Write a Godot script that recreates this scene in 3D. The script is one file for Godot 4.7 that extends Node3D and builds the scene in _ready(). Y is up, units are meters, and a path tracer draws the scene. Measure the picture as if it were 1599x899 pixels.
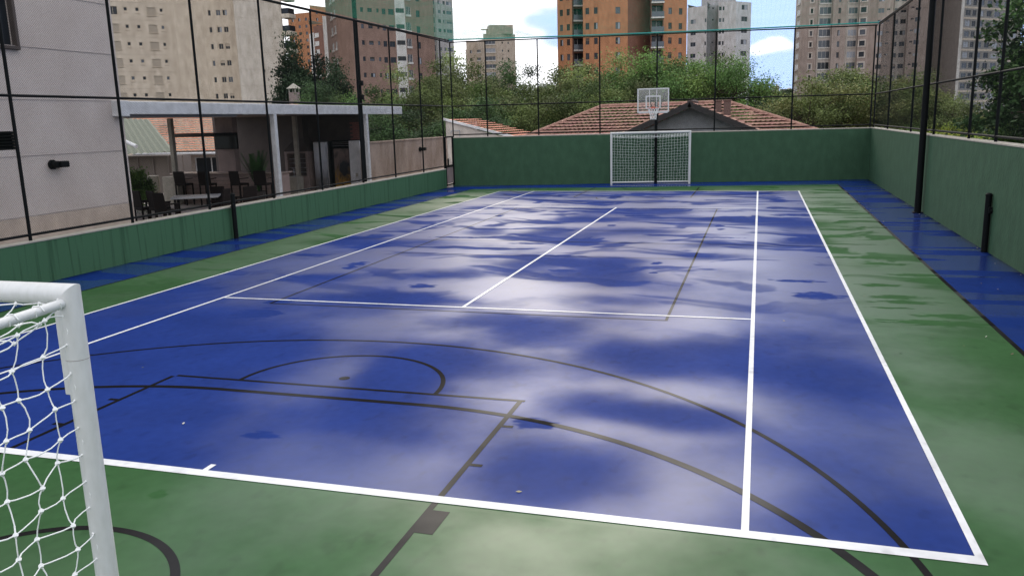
extends Node3D
# A wet multi-sport court behind green walls and netting, with a patio, houses, trees and apartment towers around it.

var M := {}
var rng := RandomNumberGenerator.new()

# ---------------------------------------------------------------- mesh builder
class MB:
	var v := PackedVector3Array()
	var n := PackedVector3Array()
	var c := PackedColorArray()
	var uv := PackedVector2Array()
	var ix := PackedInt32Array()

	func quad(a: Vector3, b: Vector3, cc: Vector3, d: Vector3, col := Color.WHITE) -> void:   # counter-clockwise seen from outside
		var nn := (b - a).cross(cc - a)
		if nn.length_squared() < 1e-14:
			nn = (cc - a).cross(d - a)
		nn = nn.normalized()
		var o := v.size()
		v.append(a); v.append(b); v.append(cc); v.append(d)
		for k in 4:
			n.append(nn); c.append(col)
		uv.append(Vector2(0, 1)); uv.append(Vector2(1, 1)); uv.append(Vector2(1, 0)); uv.append(Vector2(0, 0))
		ix.append(o); ix.append(o + 2); ix.append(o + 1); ix.append(o); ix.append(o + 3); ix.append(o + 2)

	func tri(a: Vector3, b: Vector3, cc: Vector3, col := Color.WHITE) -> void:
		var nn := (b - a).cross(cc - a).normalized()
		var o := v.size()
		v.append(a); v.append(b); v.append(cc)
		for k in 3:
			n.append(nn); c.append(col)
		uv.append(Vector2(0, 1)); uv.append(Vector2(1, 1)); uv.append(Vector2(0.5, 0))
		ix.append(o); ix.append(o + 2); ix.append(o + 1)

	func box(p: Vector3, s: Vector3, col := Color.WHITE, b := Basis()) -> void:
		var x := b.x * s.x * 0.5
		var y := b.y * s.y * 0.5
		var z := b.z * s.z * 0.5
		quad(p - x - y + z, p + x - y + z, p + x + y + z, p - x + y + z, col)
		quad(p + x - y - z, p - x - y - z, p - x + y - z, p + x + y - z, col)
		quad(p + x - y + z, p + x - y - z, p + x + y - z, p + x + y + z, col)
		quad(p - x - y - z, p - x - y + z, p - x + y + z, p - x + y - z, col)
		quad(p - x + y + z, p + x + y + z, p + x + y - z, p - x + y - z, col)
		quad(p - x - y - z, p + x - y - z, p + x - y + z, p - x - y + z, col)

	func bbox(p: Vector3, s: Vector3, e := 0.01, col := Color.WHITE, b := Basis()) -> void:   # box with chamfered edges
		var h := s * 0.5
		var g := h - Vector3(e, e, e)
		for ax in 3:
			var u := (ax + 1) % 3
			var w := (ax + 2) % 3
			for sg in [-1.0, 1.0]:
				var q := []
				for cn in [[-1, -1], [1, -1], [1, 1], [-1, 1]]:
					var t := Vector3()
					t[ax] = h[ax] * sg; t[u] = g[u] * cn[0]; t[w] = g[w] * cn[1]
					q.append(p + b * t)
				if sg > 0: quad(q[0], q[1], q[2], q[3], col)
				else: quad(q[3], q[2], q[1], q[0], col)
				for sw in [-1.0, 1.0]:    # edge between faces ax=sg and u=sw
					var t0 := Vector3(); var t1 := Vector3()
					t0[ax] = h[ax] * sg; t0[u] = g[u] * sw; t1[ax] = g[ax] * sg; t1[u] = h[u] * sw
					var a0 := t0; a0[w] = -g[w]
					var a1 := t1; a1[w] = -g[w]
					var b0 := t0; b0[w] = g[w]
					var b1 := t1; b1[w] = g[w]
					if sg * sw > 0: quad(p + b * a0, p + b * a1, p + b * b1, p + b * b0, col)
					else: quad(p + b * b0, p + b * b1, p + b * a1, p + b * a0, col)
		for sx in [-1.0, 1.0]:
			for sy in [-1.0, 1.0]:
				for sz in [-1.0, 1.0]:
					var k := Vector3(sx, sy, sz)
					var A := p + b * (Vector3(h.x, g.y, g.z) * k)
					var B := p + b * (Vector3(g.x, h.y, g.z) * k)
					var C := p + b * (Vector3(g.x, g.y, h.z) * k)
					if sx * sy * sz > 0: tri(A, B, C, col)
					else: tri(A, C, B, col)

	func tube(a: Vector3, b: Vector3, r0: float, r1: float, sides := 8, col := Color.WHITE, caps := true) -> void:
		var d := (b - a).normalized()
		var s := d.cross(Vector3.UP if absf(d.y) < 0.9 else Vector3.RIGHT).normalized()
		var t := d.cross(s)
		var o := v.size()
		for k in sides:
			var f := TAU * k / sides
			var w := s * cos(f) + t * sin(f)
			v.append(a + w * r0); v.append(b + w * r1)
			n.append(w); n.append(w)
			c.append(col); c.append(col)
			uv.append(Vector2(float(k) / sides, 0)); uv.append(Vector2(float(k) / sides, 1))
		for k in sides:
			var p := o + 2 * k
			var q := o + 2 * ((k + 1) % sides)
			ix.append(p); ix.append(q + 1); ix.append(q); ix.append(p); ix.append(p + 1); ix.append(q + 1)
		if caps:
			for e in 2:
				var oc := v.size()
				var ce: Vector3 = b if e else a
				var r: float = r1 if e else r0
				for k in sides:
					var f2 := TAU * k / sides
					v.append(ce + (s * cos(f2) + t * sin(f2)) * r)
					n.append(d if e else -d); c.append(col); uv.append(Vector2())
				for k in range(1, sides - 1):
					ix.append(oc)
					if e: ix.append(oc + k + 1); ix.append(oc + k)
					else: ix.append(oc + k); ix.append(oc + k + 1)

	func mitred(a: Vector3, b: Vector3, r: float, na: Vector3, nb: Vector3, sides: int) -> void:   # tube whose ends lie in the planes na and nb
		var d := (b - a).normalized()
		var s := Vector3.BACK
		var t := d.cross(s)
		var o := v.size()
		for k in sides:
			var f := TAU * k / sides
			var w := s * cos(f) + t * sin(f)
			for e in 2:
				var nn: Vector3 = nb if e else na
				var p: Vector3 = b if e else a
				v.append(p + w * r - d * (r * w.dot(nn) / d.dot(nn)))
				n.append(w); c.append(Color.WHITE); uv.append(Vector2(float(k) / sides, e))
		for k in sides:
			var p := o + 2 * k
			var q := o + 2 * ((k + 1) % sides)
			ix.append(p); ix.append(q + 1); ix.append(q); ix.append(p); ix.append(p + 1); ix.append(q + 1)

	func wire(a: Vector3, b: Vector3, r: float) -> void:      # thin three-sided strand
		tube(a, b, r, r, 3, Color.WHITE, false)

	func path(pts: PackedVector3Array, r: float, sides := 5) -> void:
		for k in pts.size() - 1:
			tube(pts[k], pts[k + 1], r, r, sides, Color.WHITE, false)

	func knot(p: Vector3, r: float) -> void:
		var q := [Vector3.RIGHT, Vector3.FORWARD, Vector3.LEFT, Vector3.BACK]
		for k in 4:
			tri(p + q[k] * r, p + q[(k + 1) % 4] * r, p + Vector3.UP * r)
			tri(p + q[(k + 1) % 4] * r, p + q[k] * r, p - Vector3.UP * r)

	func lathe(p: Vector3, prof: Array, sides := 12, col := Color.WHITE) -> void:    # [radius, height] pairs, upwards
		for k in prof.size() - 1:
			for j in sides:
				var f := TAU * j / sides
				var g := TAU * (j + 1) / sides
				var a := Vector3(cos(f), 0, -sin(f))
				var b := Vector3(cos(g), 0, -sin(g))
				quad(p + a * prof[k][0] + Vector3.UP * prof[k][1], p + b * prof[k][0] + Vector3.UP * prof[k][1], p + b * prof[k + 1][0] + Vector3.UP * prof[k + 1][1], p + a * prof[k + 1][0] + Vector3.UP * prof[k + 1][1], col)

	func add_to(m: ArrayMesh, mat: Material) -> void:
		if v.is_empty(): return
		var arr := []
		arr.resize(Mesh.ARRAY_MAX)
		arr[Mesh.ARRAY_VERTEX] = v; arr[Mesh.ARRAY_NORMAL] = n; arr[Mesh.ARRAY_COLOR] = c; arr[Mesh.ARRAY_TEX_UV] = uv; arr[Mesh.ARRAY_INDEX] = ix
		m.add_surface_from_arrays(Mesh.PRIMITIVE_TRIANGLES, arr)
		m.surface_set_material(m.get_surface_count() - 1, mat)

	func mesh(mat: Material) -> ArrayMesh:
		var m := ArrayMesh.new()
		add_to(m, mat)
		return m

# ---------------------------------------------------------------- scene helpers
var used := {}

func numbered(called: String) -> String:
	var k: int = used.get(called, 0)
	used[called] = k + 1
	return called if k == 0 else "%s_%03d" % [called, k]

func tag(o: Node, label := "", category := "", group := "", kind := "") -> Node:
	if label: o.set_meta("label", label)
	if category: o.set_meta("category", category)
	if group: o.set_meta("group", group)
	if kind: o.set_meta("kind", kind)
	return o

func thing(called: String, at := Vector3.ZERO, turn := 0.0) -> Node3D:
	var o := Node3D.new()
	o.name = numbered(called)
	add_child(o)
	o.position = at
	o.rotation.y = turn
	return o

func put(m: Mesh, called: String, parent: Node = null, at := Transform3D()) -> MeshInstance3D:
	var o := MeshInstance3D.new()
	o.mesh = m
	o.transform = at
	o.cast_shadow = GeometryInstance3D.SHADOW_CASTING_SETTING_ON
	if parent == null:
		o.name = numbered(called)
		add_child(o)
	else:
		var k: int = parent.get_meta("n_" + called, 0)
		parent.set_meta("n_" + called, k + 1)
		o.name = called if k == 0 else "%s_%03d" % [called, k]
		parent.add_child(o)
	return o

func part(mb: MB, called: String, mat: Material, parent: Node = null) -> MeshInstance3D:
	return put(mb.mesh(mat), called, parent)

func copy(o: Node3D, at: Vector3, turn := 0.0) -> Node3D:
	var r: Node3D = o.duplicate()
	r.name = numbered(str(o.name).rstrip("0123456789").rstrip("_"))
	add_child(r)
	r.position = at
	r.rotation.y = turn
	return r

func lin(r: float, g: float, b: float) -> Color:
	return Color(r, g, b).linear_to_srgb()

func mat(r: float, g: float, b: float, rough := 0.8, spec := 0.5, metal := 0.0) -> StandardMaterial3D:
	var m := StandardMaterial3D.new()
	m.albedo_color = lin(r, g, b)
	m.roughness = rough
	m.metallic_specular = spec
	m.metallic = metal
	return m

func noise_tex(freq: float, seed_: int, c0: Color, c1: Color, size := 512, oct := 5, kind := FastNoiseLite.TYPE_SIMPLEX_SMOOTH) -> NoiseTexture2D:
	var f := FastNoiseLite.new()
	f.noise_type = kind
	f.seed = seed_
	f.frequency = freq
	f.fractal_octaves = oct
	var t := NoiseTexture2D.new()
	t.width = size; t.height = size
	t.seamless = true
	t.noise = f
	var g := Gradient.new()
	g.set_color(0, c0); g.set_color(1, c1)
	t.color_ramp = g
	return t

func grainy(m: StandardMaterial3D, t: Texture2D, scale: Vector3, bump: Texture2D = null, height := 0.0) -> StandardMaterial3D:
	m.albedo_texture = t
	m.uv1_triplanar = true
	m.uv1_world_triplanar = true
	m.uv1_scale = scale
	if bump:
		m.heightmap_enabled = true
		m.heightmap_texture = bump
		m.heightmap_scale = height
	return m

func vcol(m: StandardMaterial3D) -> StandardMaterial3D:
	m.vertex_color_use_as_albedo = true
	return m

# ---------------------------------------------------------------- camera, sky, sun
const SUN_AZ := -0.20
const SUN_EL := 0.43

func sky_image() -> Image:
	var w := 2048
	var h := 1024
	var im := Image.create(w, h, false, Image.FORMAT_RGBF)
	var f := FastNoiseLite.new()
	f.noise_type = FastNoiseLite.TYPE_SIMPLEX_SMOOTH
	f.seed = 11
	f.frequency = 0.55
	f.fractal_octaves = 6
	f.fractal_gain = 0.52
	var f2 := FastNoiseLite.new()
	f2.noise_type = FastNoiseLite.TYPE_SIMPLEX_SMOOTH
	f2.seed = 4
	f2.frequency = 9.0
	f2.fractal_octaves = 4
	var sun := Vector3(sin(SUN_AZ) * cos(SUN_EL), sin(SUN_EL), -cos(SUN_AZ) * cos(SUN_EL))
	im.fill(Color(0.16, 0.17, 0.16))
	for j in h / 2:
		var el := (0.5 - (j + 0.5) / h) * PI
		var ce := cos(el)
		var se := sin(el)
		for i in w:
			var phi := wrapf((i + 0.5) / w * TAU, -PI, PI)
			var d := Vector3(sin(phi) * ce, se, -cos(phi) * ce)
			var p := d / (se + 0.16)
			var nn := f.get_noise_3d(p.x, p.y * 0.3, p.z)
			var fine := f2.get_noise_3d(d.x, d.y * 2.2, d.z)
			# a clear band low on the right, cloud deck over the rest
			var gap := smoothstep(-0.30, 0.02, phi) * (1.0 - smoothstep(1.0, 1.6, phi)) * (1.0 - smoothstep(0.085, 0.17, el))
			var cover := smoothstep(-0.12, 0.32, nn + fine * 0.16 + 0.22 + 0.3 * smoothstep(-0.15, -0.4, phi) * smoothstep(-1.4, -1.0, phi) - 1.5 * gap)
			var puff := exp(-pow((phi - 0.005) / 0.032, 2.0) - pow((el - 0.073 - 0.003 * sin(phi * 90.0)) / 0.010, 2.0))
			cover = maxf(cover, smoothstep(0.32, 0.75, puff + fine * 0.45))
			var glow := pow(maxf(d.dot(sun), 0.0), 2.6)
			var blue := Color(0.20, 0.34, 0.66).lerp(Color(0.26, 0.40, 0.72), 1.0 - smoothstep(0.0, 0.10, el))
			var white := 0.98 + 0.12 * glow + 0.12 * smoothstep(0.0, 0.5, nn)
			var cc := Color(white * 1.0, white * 1.0, white * 1.03)
			im.set_pixel(i, j, blue.lerp(cc, cover * 0.97))
	return im

func environment() -> void:
	var cam := Camera3D.new()
	cam.name = "camera"
	cam.position = Vector3(4.1, 2.671, 5.056)
	cam.rotation = Vector3(deg_to_rad(-11.518), deg_to_rad(16.819), deg_to_rad(-1.521))
	cam.fov = 38.62
	cam.near = 0.05
	cam.far = 9000.0
	add_child(cam)
	cam.current = true
	var sm := PanoramaSkyMaterial.new()
	sm.panorama = ImageTexture.create_from_image(sky_image())
	var sky := Sky.new()
	sky.sky_material = sm
	var e := Environment.new()
	e.background_mode = Environment.BG_SKY
	e.sky = sky
	e.background_energy_multiplier = 1.0
	e.tonemap_mode = Environment.TONE_MAPPER_LINEAR
	e.tonemap_exposure = 1.85
	e.sdfgi_enabled = true
	e.ssao_enabled = true
	e.ssil_enabled = true
	var we := WorldEnvironment.new()
	we.name = "environment"
	we.environment = e
	add_child(we)
	var sun := DirectionalLight3D.new()
	sun.name = "sun"
	sun.rotation = Vector3(-SUN_EL, PI - SUN_AZ, 0)
	sun.light_energy = 0.18
	sun.light_color = Color(1.0, 0.95, 0.87)
	sun.light_angular_distance = 24.0
	sun.shadow_enabled = true
	sun.sky_mode = DirectionalLight3D.SKY_MODE_LIGHT_ONLY
	add_child(sun)

# ---------------------------------------------------------------- materials
func materials() -> void:
	var soft := noise_tex(0.012, 1, Color(0.86, 0.86, 0.86), Color.WHITE)
	var streak := noise_tex(0.02, 2, Color(0.84, 0.86, 0.85), Color.WHITE)
	var speck := noise_tex(0.09, 3, Color(0.80, 0.80, 0.80), Color.WHITE)
	var bump := noise_tex(0.11, 5, Color.BLACK, Color.WHITE, 512, 3)
	M.soft = soft; M.speck = speck; M.bump = bump
	var runs := noise_tex(0.02, 8, Color(0.66, 0.71, 0.69), Color.WHITE, 512, 4)
	runs.color_ramp.offsets = PackedFloat32Array([0.12, 0.46])
	M.green_wall = grainy(mat(0.047, 0.104, 0.057, 0.75, 0.3), streak, Vector3(0.25, 0.14, 0.25), bump, 0.35)
	M.green_wall_low = grainy(mat(0.046, 0.114, 0.058, 0.75, 0.3), runs, Vector3(0.55, 0.022, 0.55), bump, 0.35)
	M.cap = grainy(mat(0.42, 0.38, 0.31), soft, Vector3(0.5, 0.5, 0.5))
	M.black_metal = mat(0.005, 0.006, 0.006, 0.6, 0.22)
	M.white_metal = grainy(mat(0.60, 0.60, 0.58, 0.38, 0.5), noise_tex(0.03, 6, Color(0.93, 0.93, 0.92), Color.WHITE), Vector3(2, 0.6, 2))
	M.net_white = mat(0.80, 0.80, 0.77, 0.9, 0.2)
	M.mesh_green = mat(0.006, 0.009, 0.008, 0.7, 0.2)
	M.net_teal = mat(0.035, 0.24, 0.14, 0.8, 0.2)
	M.rope_teal = mat(0.03, 0.24, 0.21, 0.7, 0.3)
	M.beige_wall = grainy(mat(0.58, 0.505, 0.455, 0.85, 0.3), noise_tex(0.008, 12, Color(0.93, 0.92, 0.91), Color.WHITE), Vector3(0.15, 0.12, 0.15), bump, 0.06)
	M.joint = mat(0.20, 0.17, 0.15)
	M.facade_joint = mat(0.50, 0.42, 0.33)
	M.white_paint = grainy(mat(0.70, 0.69, 0.68, 0.6), soft, Vector3(0.4, 0.4, 0.4))
	M.soffit = grainy(mat(0.30, 0.225, 0.20), soft, Vector3(0.3, 0.3, 0.3))
	M.tan_wall = grainy(mat(0.47, 0.36, 0.29, 0.9, 0.3), noise_tex(0.012, 14, Color(0.80, 0.77, 0.74), Color.WHITE), Vector3(0.22, 0.09, 0.22))
	M.dark_wall = grainy(mat(0.085, 0.065, 0.056), soft, Vector3(0.3, 0.3, 0.3))
	M.granite = grainy(mat(0.50, 0.36, 0.31, 0.45), speck, Vector3(2, 2, 2))
	M.granite_top = grainy(mat(0.58, 0.45, 0.38, 0.25), speck, Vector3(2, 2, 2))
	M.wicker = grainy(mat(0.045, 0.031, 0.028, 0.6), noise_tex(0.2, 21, Color(0.4, 0.4, 0.4), Color.WHITE), Vector3(3, 3, 3))
	M.wicker.metallic_specular = 0.2
	M.steel = mat(0.42, 0.42, 0.43, 0.32, 0.5, 0.9)
	M.screen = mat(0.006, 0.007, 0.010, 0.12)
	M.glass_dark = mat(0.02, 0.023, 0.027, 0.15, 0.35)
	M.glass_mid = mat(0.075, 0.085, 0.098, 0.2, 0.5)
	M.glass_pale = mat(0.30, 0.31, 0.33, 0.3, 0.5)
	M.clear = mat(0.9, 0.95, 0.95, 0.06, 0.5)
	M.clear.transparency = BaseMaterial3D.TRANSPARENCY_ALPHA
	M.clear.albedo_color.a = 0.03
	M.tile = vcol(mat(1, 1, 1, 0.85, 0.3))
	M.brick_red = mat(0.20, 0.075, 0.06)
	M.paving = grainy(mat(0.48, 0.41, 0.36), soft, Vector3(0.4, 0.4, 0.4))
	M.bark = grainy(mat(0.10, 0.075, 0.055, 0.95, 0.2), speck, Vector3(1, 0.3, 1), bump, 3.0)
	M.leaf = vcol(mat(1, 1, 1, 0.65, 0.3))
	M.leaf.backlight_enabled = true
	M.leaf.backlight = Color(0.45, 0.45, 0.45)
	M.earth = grainy(mat(0.10, 0.10, 0.06), noise_tex(0.02, 31, Color(0.5, 0.55, 0.4), Color.WHITE), Vector3(0.02, 0.02, 0.02))

# ---------------------------------------------------------------- court
const U0 := Vector2(-9.0, -31.0)
const US := Vector2(18.0, 40.0)

func floor_vertex(mb: MB, x: float, y: float, z: float) -> void:
	mb.v.append(Vector3(x, y, z))
	mb.n.append(Vector3.UP)
	mb.c.append(Color.WHITE)
	mb.uv.append(Vector2((x - U0.x) / US.x, (z - U0.y) / US.y))

func floor_quad(mb: MB, p: Array, y: float) -> void:      # four [x, z], counter-clockwise from above
	var o := mb.v.size()
	for k in 4: floor_vertex(mb, p[k][0], y, p[k][1])
	for k in [0, 2, 1, 0, 3, 2]: mb.ix.append(o + k)

func floor_rect(mb: MB, x0: float, z0: float, x1: float, z1: float, y: float) -> void:    # z0 is the near edge
	floor_quad(mb, [[x0, z0], [x1, z0], [x1, z1], [x0, z1]], y)

func floor_arc(mb: MB, c: Vector2, r: float, w: float, a0: float, a1: float, y: float) -> void:   # angle 0 along +x, growing towards -z
	var k := int(ceil(absf(a1 - a0) / 0.03))
	for j in k:
		var f := lerpf(a0, a1, float(j) / k)
		var g := lerpf(a0, a1, float(j + 1) / k)
		floor_quad(mb, [[c.x + cos(f) * (r - w / 2), c.y - sin(f) * (r - w / 2)], [c.x + cos(f) * (r + w / 2), c.y - sin(f) * (r + w / 2)], [c.x + cos(g) * (r + w / 2), c.y - sin(g) * (r + w / 2)], [c.x + cos(g) * (r - w / 2), c.y - sin(g) * (r - w / 2)]], y)

# Where the fresh topcoat lies thick and glossy (1) and where it has sunk in and stays dull (0).
func gloss_maps() -> Array:
	var w := 1024
	var h := 2048
	var big := FastNoiseLite.new()
	big.noise_type = FastNoiseLite.TYPE_SIMPLEX_SMOOTH
	big.seed = 77; big.frequency = 0.32; big.fractal_octaves = 3; big.fractal_gain = 0.4
	var fine := FastNoiseLite.new()
	fine.noise_type = FastNoiseLite.TYPE_SIMPLEX_SMOOTH
	fine.seed = 5; fine.frequency = 2.4; fine.fractal_octaves = 4
	var dull := [
		[2.7, -0.6, 0.54, 0.55], [2.8, -2.3, 0.42, 0.34], [3.5, -2.1, 0.45, 0.28], [3.5, -4.1, 0.86, 0.84], [4.7, -4.1, 0.60, 0.80],
		[0.6, -3.8, 0.78, 0.80], [0.5, -2.8, 0.42, 0.70], [0.5, -1.6, 0.62, 0.76], [-1.4, -0.9, 0.9, 1.2], [-2.9, -0.9, 0.9, 1.6],
		[-2.4, -2.8, 0.9, 1.1], [1.5, -4.8, 0.40, 0.58], [0.6, -5.3, 0.53, 0.37], [1.8, -6.9, 0.77, 0.32], [1.6, -8.9, 0.72, 0.85],
		[1.2, -10.2, 0.67, 0.50], [0.9, -13.9, 1.34, 1.09], [1.1, -16.7, 1.85, 0.60], [-0.5, -17.8, 0.64, 1.5], [1.0, -18.7, 1.28, 0.9],
		[-1.3, -8.4, 0.82, 0.50], [-0.6, -9.8, 0.87, 1.17], [0.2, -9.8, 0.49, 0.99], [-1.2, -6.4, 1.02, 0.29], [-3.5, -7.8, 0.60, 0.39],
		[-2.2, -13.8, 0.51, 0.58], [-4.7, -12.0, 1.40, 0.54], [-0.9, -14.1, 0.44, 1.05], [3.4, -10.9, 0.54, 0.37], [3.2, -12.5, 0.66, 0.45],
		[3.7, -9.4, 0.75, 0.49], [5.1, -16.1, 1.04, 0.63], [5.1, -13.1, 0.64, 0.46], [5.2, -0.5, 0.5, 0.7], [-4.3, -3.6, 1.2, 1.6],
		[-0.6, -21.6, 2.2, 0.35], [3.0, -24.2, 2.6, 0.5], [-3.4, -19.4, 1.0, 0.4], [-3.2, -23.6, 1.8, 0.5], [4.2, -17.2, 0.9, 0.4],
	]
	var streak := FastNoiseLite.new()
	streak.noise_type = FastNoiseLite.TYPE_SIMPLEX_SMOOTH
	streak.seed = 21; streak.frequency = 0.5; streak.fractal_octaves = 4; streak.fractal_gain = 0.5
	var pools := [
		[-2.87, -5.06, 0.40, 0.36], [-2.98, -5.92, 0.26, 0.25], [-0.06, -0.86, 0.18, 0.10], [2.22, -1.66, 0.20, 0.16], [-1.21, -7.38, 0.27, 0.22],
		[-3.35, -9.26, 0.23, 0.28], [-3.33, -8.83, 0.15, 0.20], [2.33, -10.12, 0.12, 0.20], [2.39, -9.15, 0.08, 0.12], [0.53, -10.24, 0.11, 0.20],
		[0.57, -15.49, 0.14, 0.22], [3.21, -15.59, 0.13, 0.22], [3.28, -15.00, 0.13, 0.22], [-0.90, -21.01, 0.41, 0.7], [-0.60, -22.96, 0.31, 0.8],
		[4.70, -21.97, 0.31, 0.55], [5.02, -7.66, 0.46, 0.34], [5.13, -13.50, 0.46, 0.42], [-0.13, 0.36, 0.08, 0.07], [1.01, -17.60, 0.61, 0.26],
		[-2.85, -21.16, 0.17, 0.40], [-2.99, -17.34, 0.15, 0.30], [4.57, -19.73, 0.40, 0.30], [5.04, -18.01, 0.75, 0.26],
	]
	var im := Image.create(w, h, false, Image.FORMAT_L8)
	var val := PackedFloat32Array()
	val.resize(w * h)
	for j in h:
		var z := U0.y + US.y * (j + 0.5) / h
		for i in w:
			var x := U0.x + US.x * (i + 0.5) / w
			var nz := big.get_noise_2d(x, z)
			var ff := fine.get_noise_2d(x, z)
			var m := 0.0
			var sn := streak.get_noise_2d(x * 0.55 + nz * 0.8, z * 1.5 + nz * 1.2)
			var band := smoothstep(0.05, 0.32, sn) * smoothstep(-3.0, -13.0, z)
			if absf(x) > 6.95 or z < -27.2 - 0.13 * x:      # the apron holds a thin film with crisp edges
				m = smoothstep(-0.05, 0.05, big.get_noise_2d(x * 0.45 + 40.0, z * 3.4) + 0.06 + ff * 0.08)
				m = 0.02 + 1.0 * m
				m *= 1.0 - 0.8 * smoothstep(-10.0, -5.0, z) * smoothstep(6.0, 7.0, x)
			elif absf(x) > 5.46 or z < -25.3 or z > 0.05:
				m = 0.50 + nz * 0.5 + ff * 0.10 + 0.30 * smoothstep(5.3, 5.6, x) * smoothstep(-4.0, -8.0, z) + 0.22 * smoothstep(-5.3, -5.6, x) * smoothstep(-6.0, -10.0, z)
				m -= band * 0.85
				m -= 0.35 * smoothstep(6.0, 6.9, x) * smoothstep(-13.0, -4.0, z)
				m -= 0.30 * smoothstep(0.5, -4.0, x) * smoothstep(-9.0, -2.0, z)
			else:
				m = 0.54 + nz * 0.55 + ff * 0.05
				m -= 0.18 * smoothstep(1.5, -4.0, x) * smoothstep(-9.0, -3.0, z)
				m += 0.24 * smoothstep(-5.0, -9.0, z)
				m -= band * 0.62
			val[j * w + i] = m
	for b in dull:
		stamp(val, w, h, b, fine, 0.60, 0.12, 2.6)
	var pr := RandomNumberGenerator.new()
	pr.seed = 31
	for k in 26:
		pools.append([pr.randf_range(5.6, 6.9), pr.randf_range(-24.0, -6.0), pr.randf_range(0.3, 0.9), pr.randf_range(0.06, 0.22)])
	for k in 34:
		pools.append([pr.randf_range(-5.2, 6.6), pr.randf_range(-25.0, -8.0), pr.randf_range(0.2, 0.9), pr.randf_range(0.06, 0.16)])
	for b in pools:
		stamp(val, w, h, b, fine, 1.3, 0.6, 1.4)
	for k in val.size():
		im.set_pixel(k % w, k / w, Color(0.04 + 0.84 / (1.0 + exp(-6.8 * (val[k] - 0.42))), 0, 0))
	# gentle unevenness of the slab and a rolled-on orange-peel grain
	var hm := Image.create(w, h, false, Image.FORMAT_RF)
	for j in h:
		var z := U0.y + US.y * (j + 0.5) / h
		for i in w:
			var x := U0.x + US.x * (i + 0.5) / w
			hm.set_pixel(i, j, Color(0.5 + 0.3 * big.get_noise_2d(x * 1.6, z * 1.6) + 0.10 * fine.get_noise_2d(x * 4.0, z * 5.0), 0, 0))
	var wear := Image.create(w, h, false, Image.FORMAT_RGB8)
	for j in h:
		var z := U0.y + US.y * (j + 0.5) / h
		for i in w:
			var x := U0.x + US.x * (i + 0.5) / w
			var a := 0.93 + 0.07 * big.get_noise_2d(x * 2.0 + 30.0, z * 2.0) + 0.05 * fine.get_noise_2d(x * 3.0, z * 3.0)
			var scuff := smoothstep(0.30, 0.55, fine.get_noise_2d(x * 1.7 + 11.0, z * 1.1 - 7.0)) * 0.06
			var edge := exp(-minf(absf(absf(x) - 8.3), absf(z + 29.3 + 0.15 * x)) * 9.0) * (0.35 + 0.5 * absf(fine.get_noise_2d(x * 2.0, z * 2.0)))
			a = clampf((a - scuff) * (1.0 - edge), 0.0, 1.0)
			wear.set_pixel(i, j, Color(a, a, a))
	return [ImageTexture.create_from_image(im), ImageTexture.create_from_image(hm), ImageTexture.create_from_image(wear)]

func stamp(val: PackedFloat32Array, w: int, h: int, b: Array, fine: FastNoiseLite, deep: float, rag: float, reach: float) -> void:
	var i0 := maxi(0, int((b[0] - b[2] * reach - U0.x) / US.x * w))
	var i1 := mini(w, int((b[0] + b[2] * reach - U0.x) / US.x * w))
	var j0 := maxi(0, int((b[1] - b[3] * reach - U0.y) / US.y * h))
	var j1 := mini(h, int((b[1] + b[3] * reach - U0.y) / US.y * h))
	for j in range(j0, j1):
		var z := U0.y + US.y * (j + 0.5) / h
		for i in range(i0, i1):
			var x := U0.x + US.x * (i + 0.5) / w
			var d := Vector2((x - b[0]) / b[2], (z - b[1]) / b[3]).length()
			if rag < 0.5:
				d += fine.get_noise_2d(x * 0.20, z * 0.20) * 0.40
				val[j * w + i] -= deep * (1.0 - smoothstep(0.10, 2.1, d))
			else:
				d += fine.get_noise_2d(x * 1.1, z * 3.4) * rag
				val[j * w + i] -= deep * (1.0 - smoothstep(0.35, 1.0, d))

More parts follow.
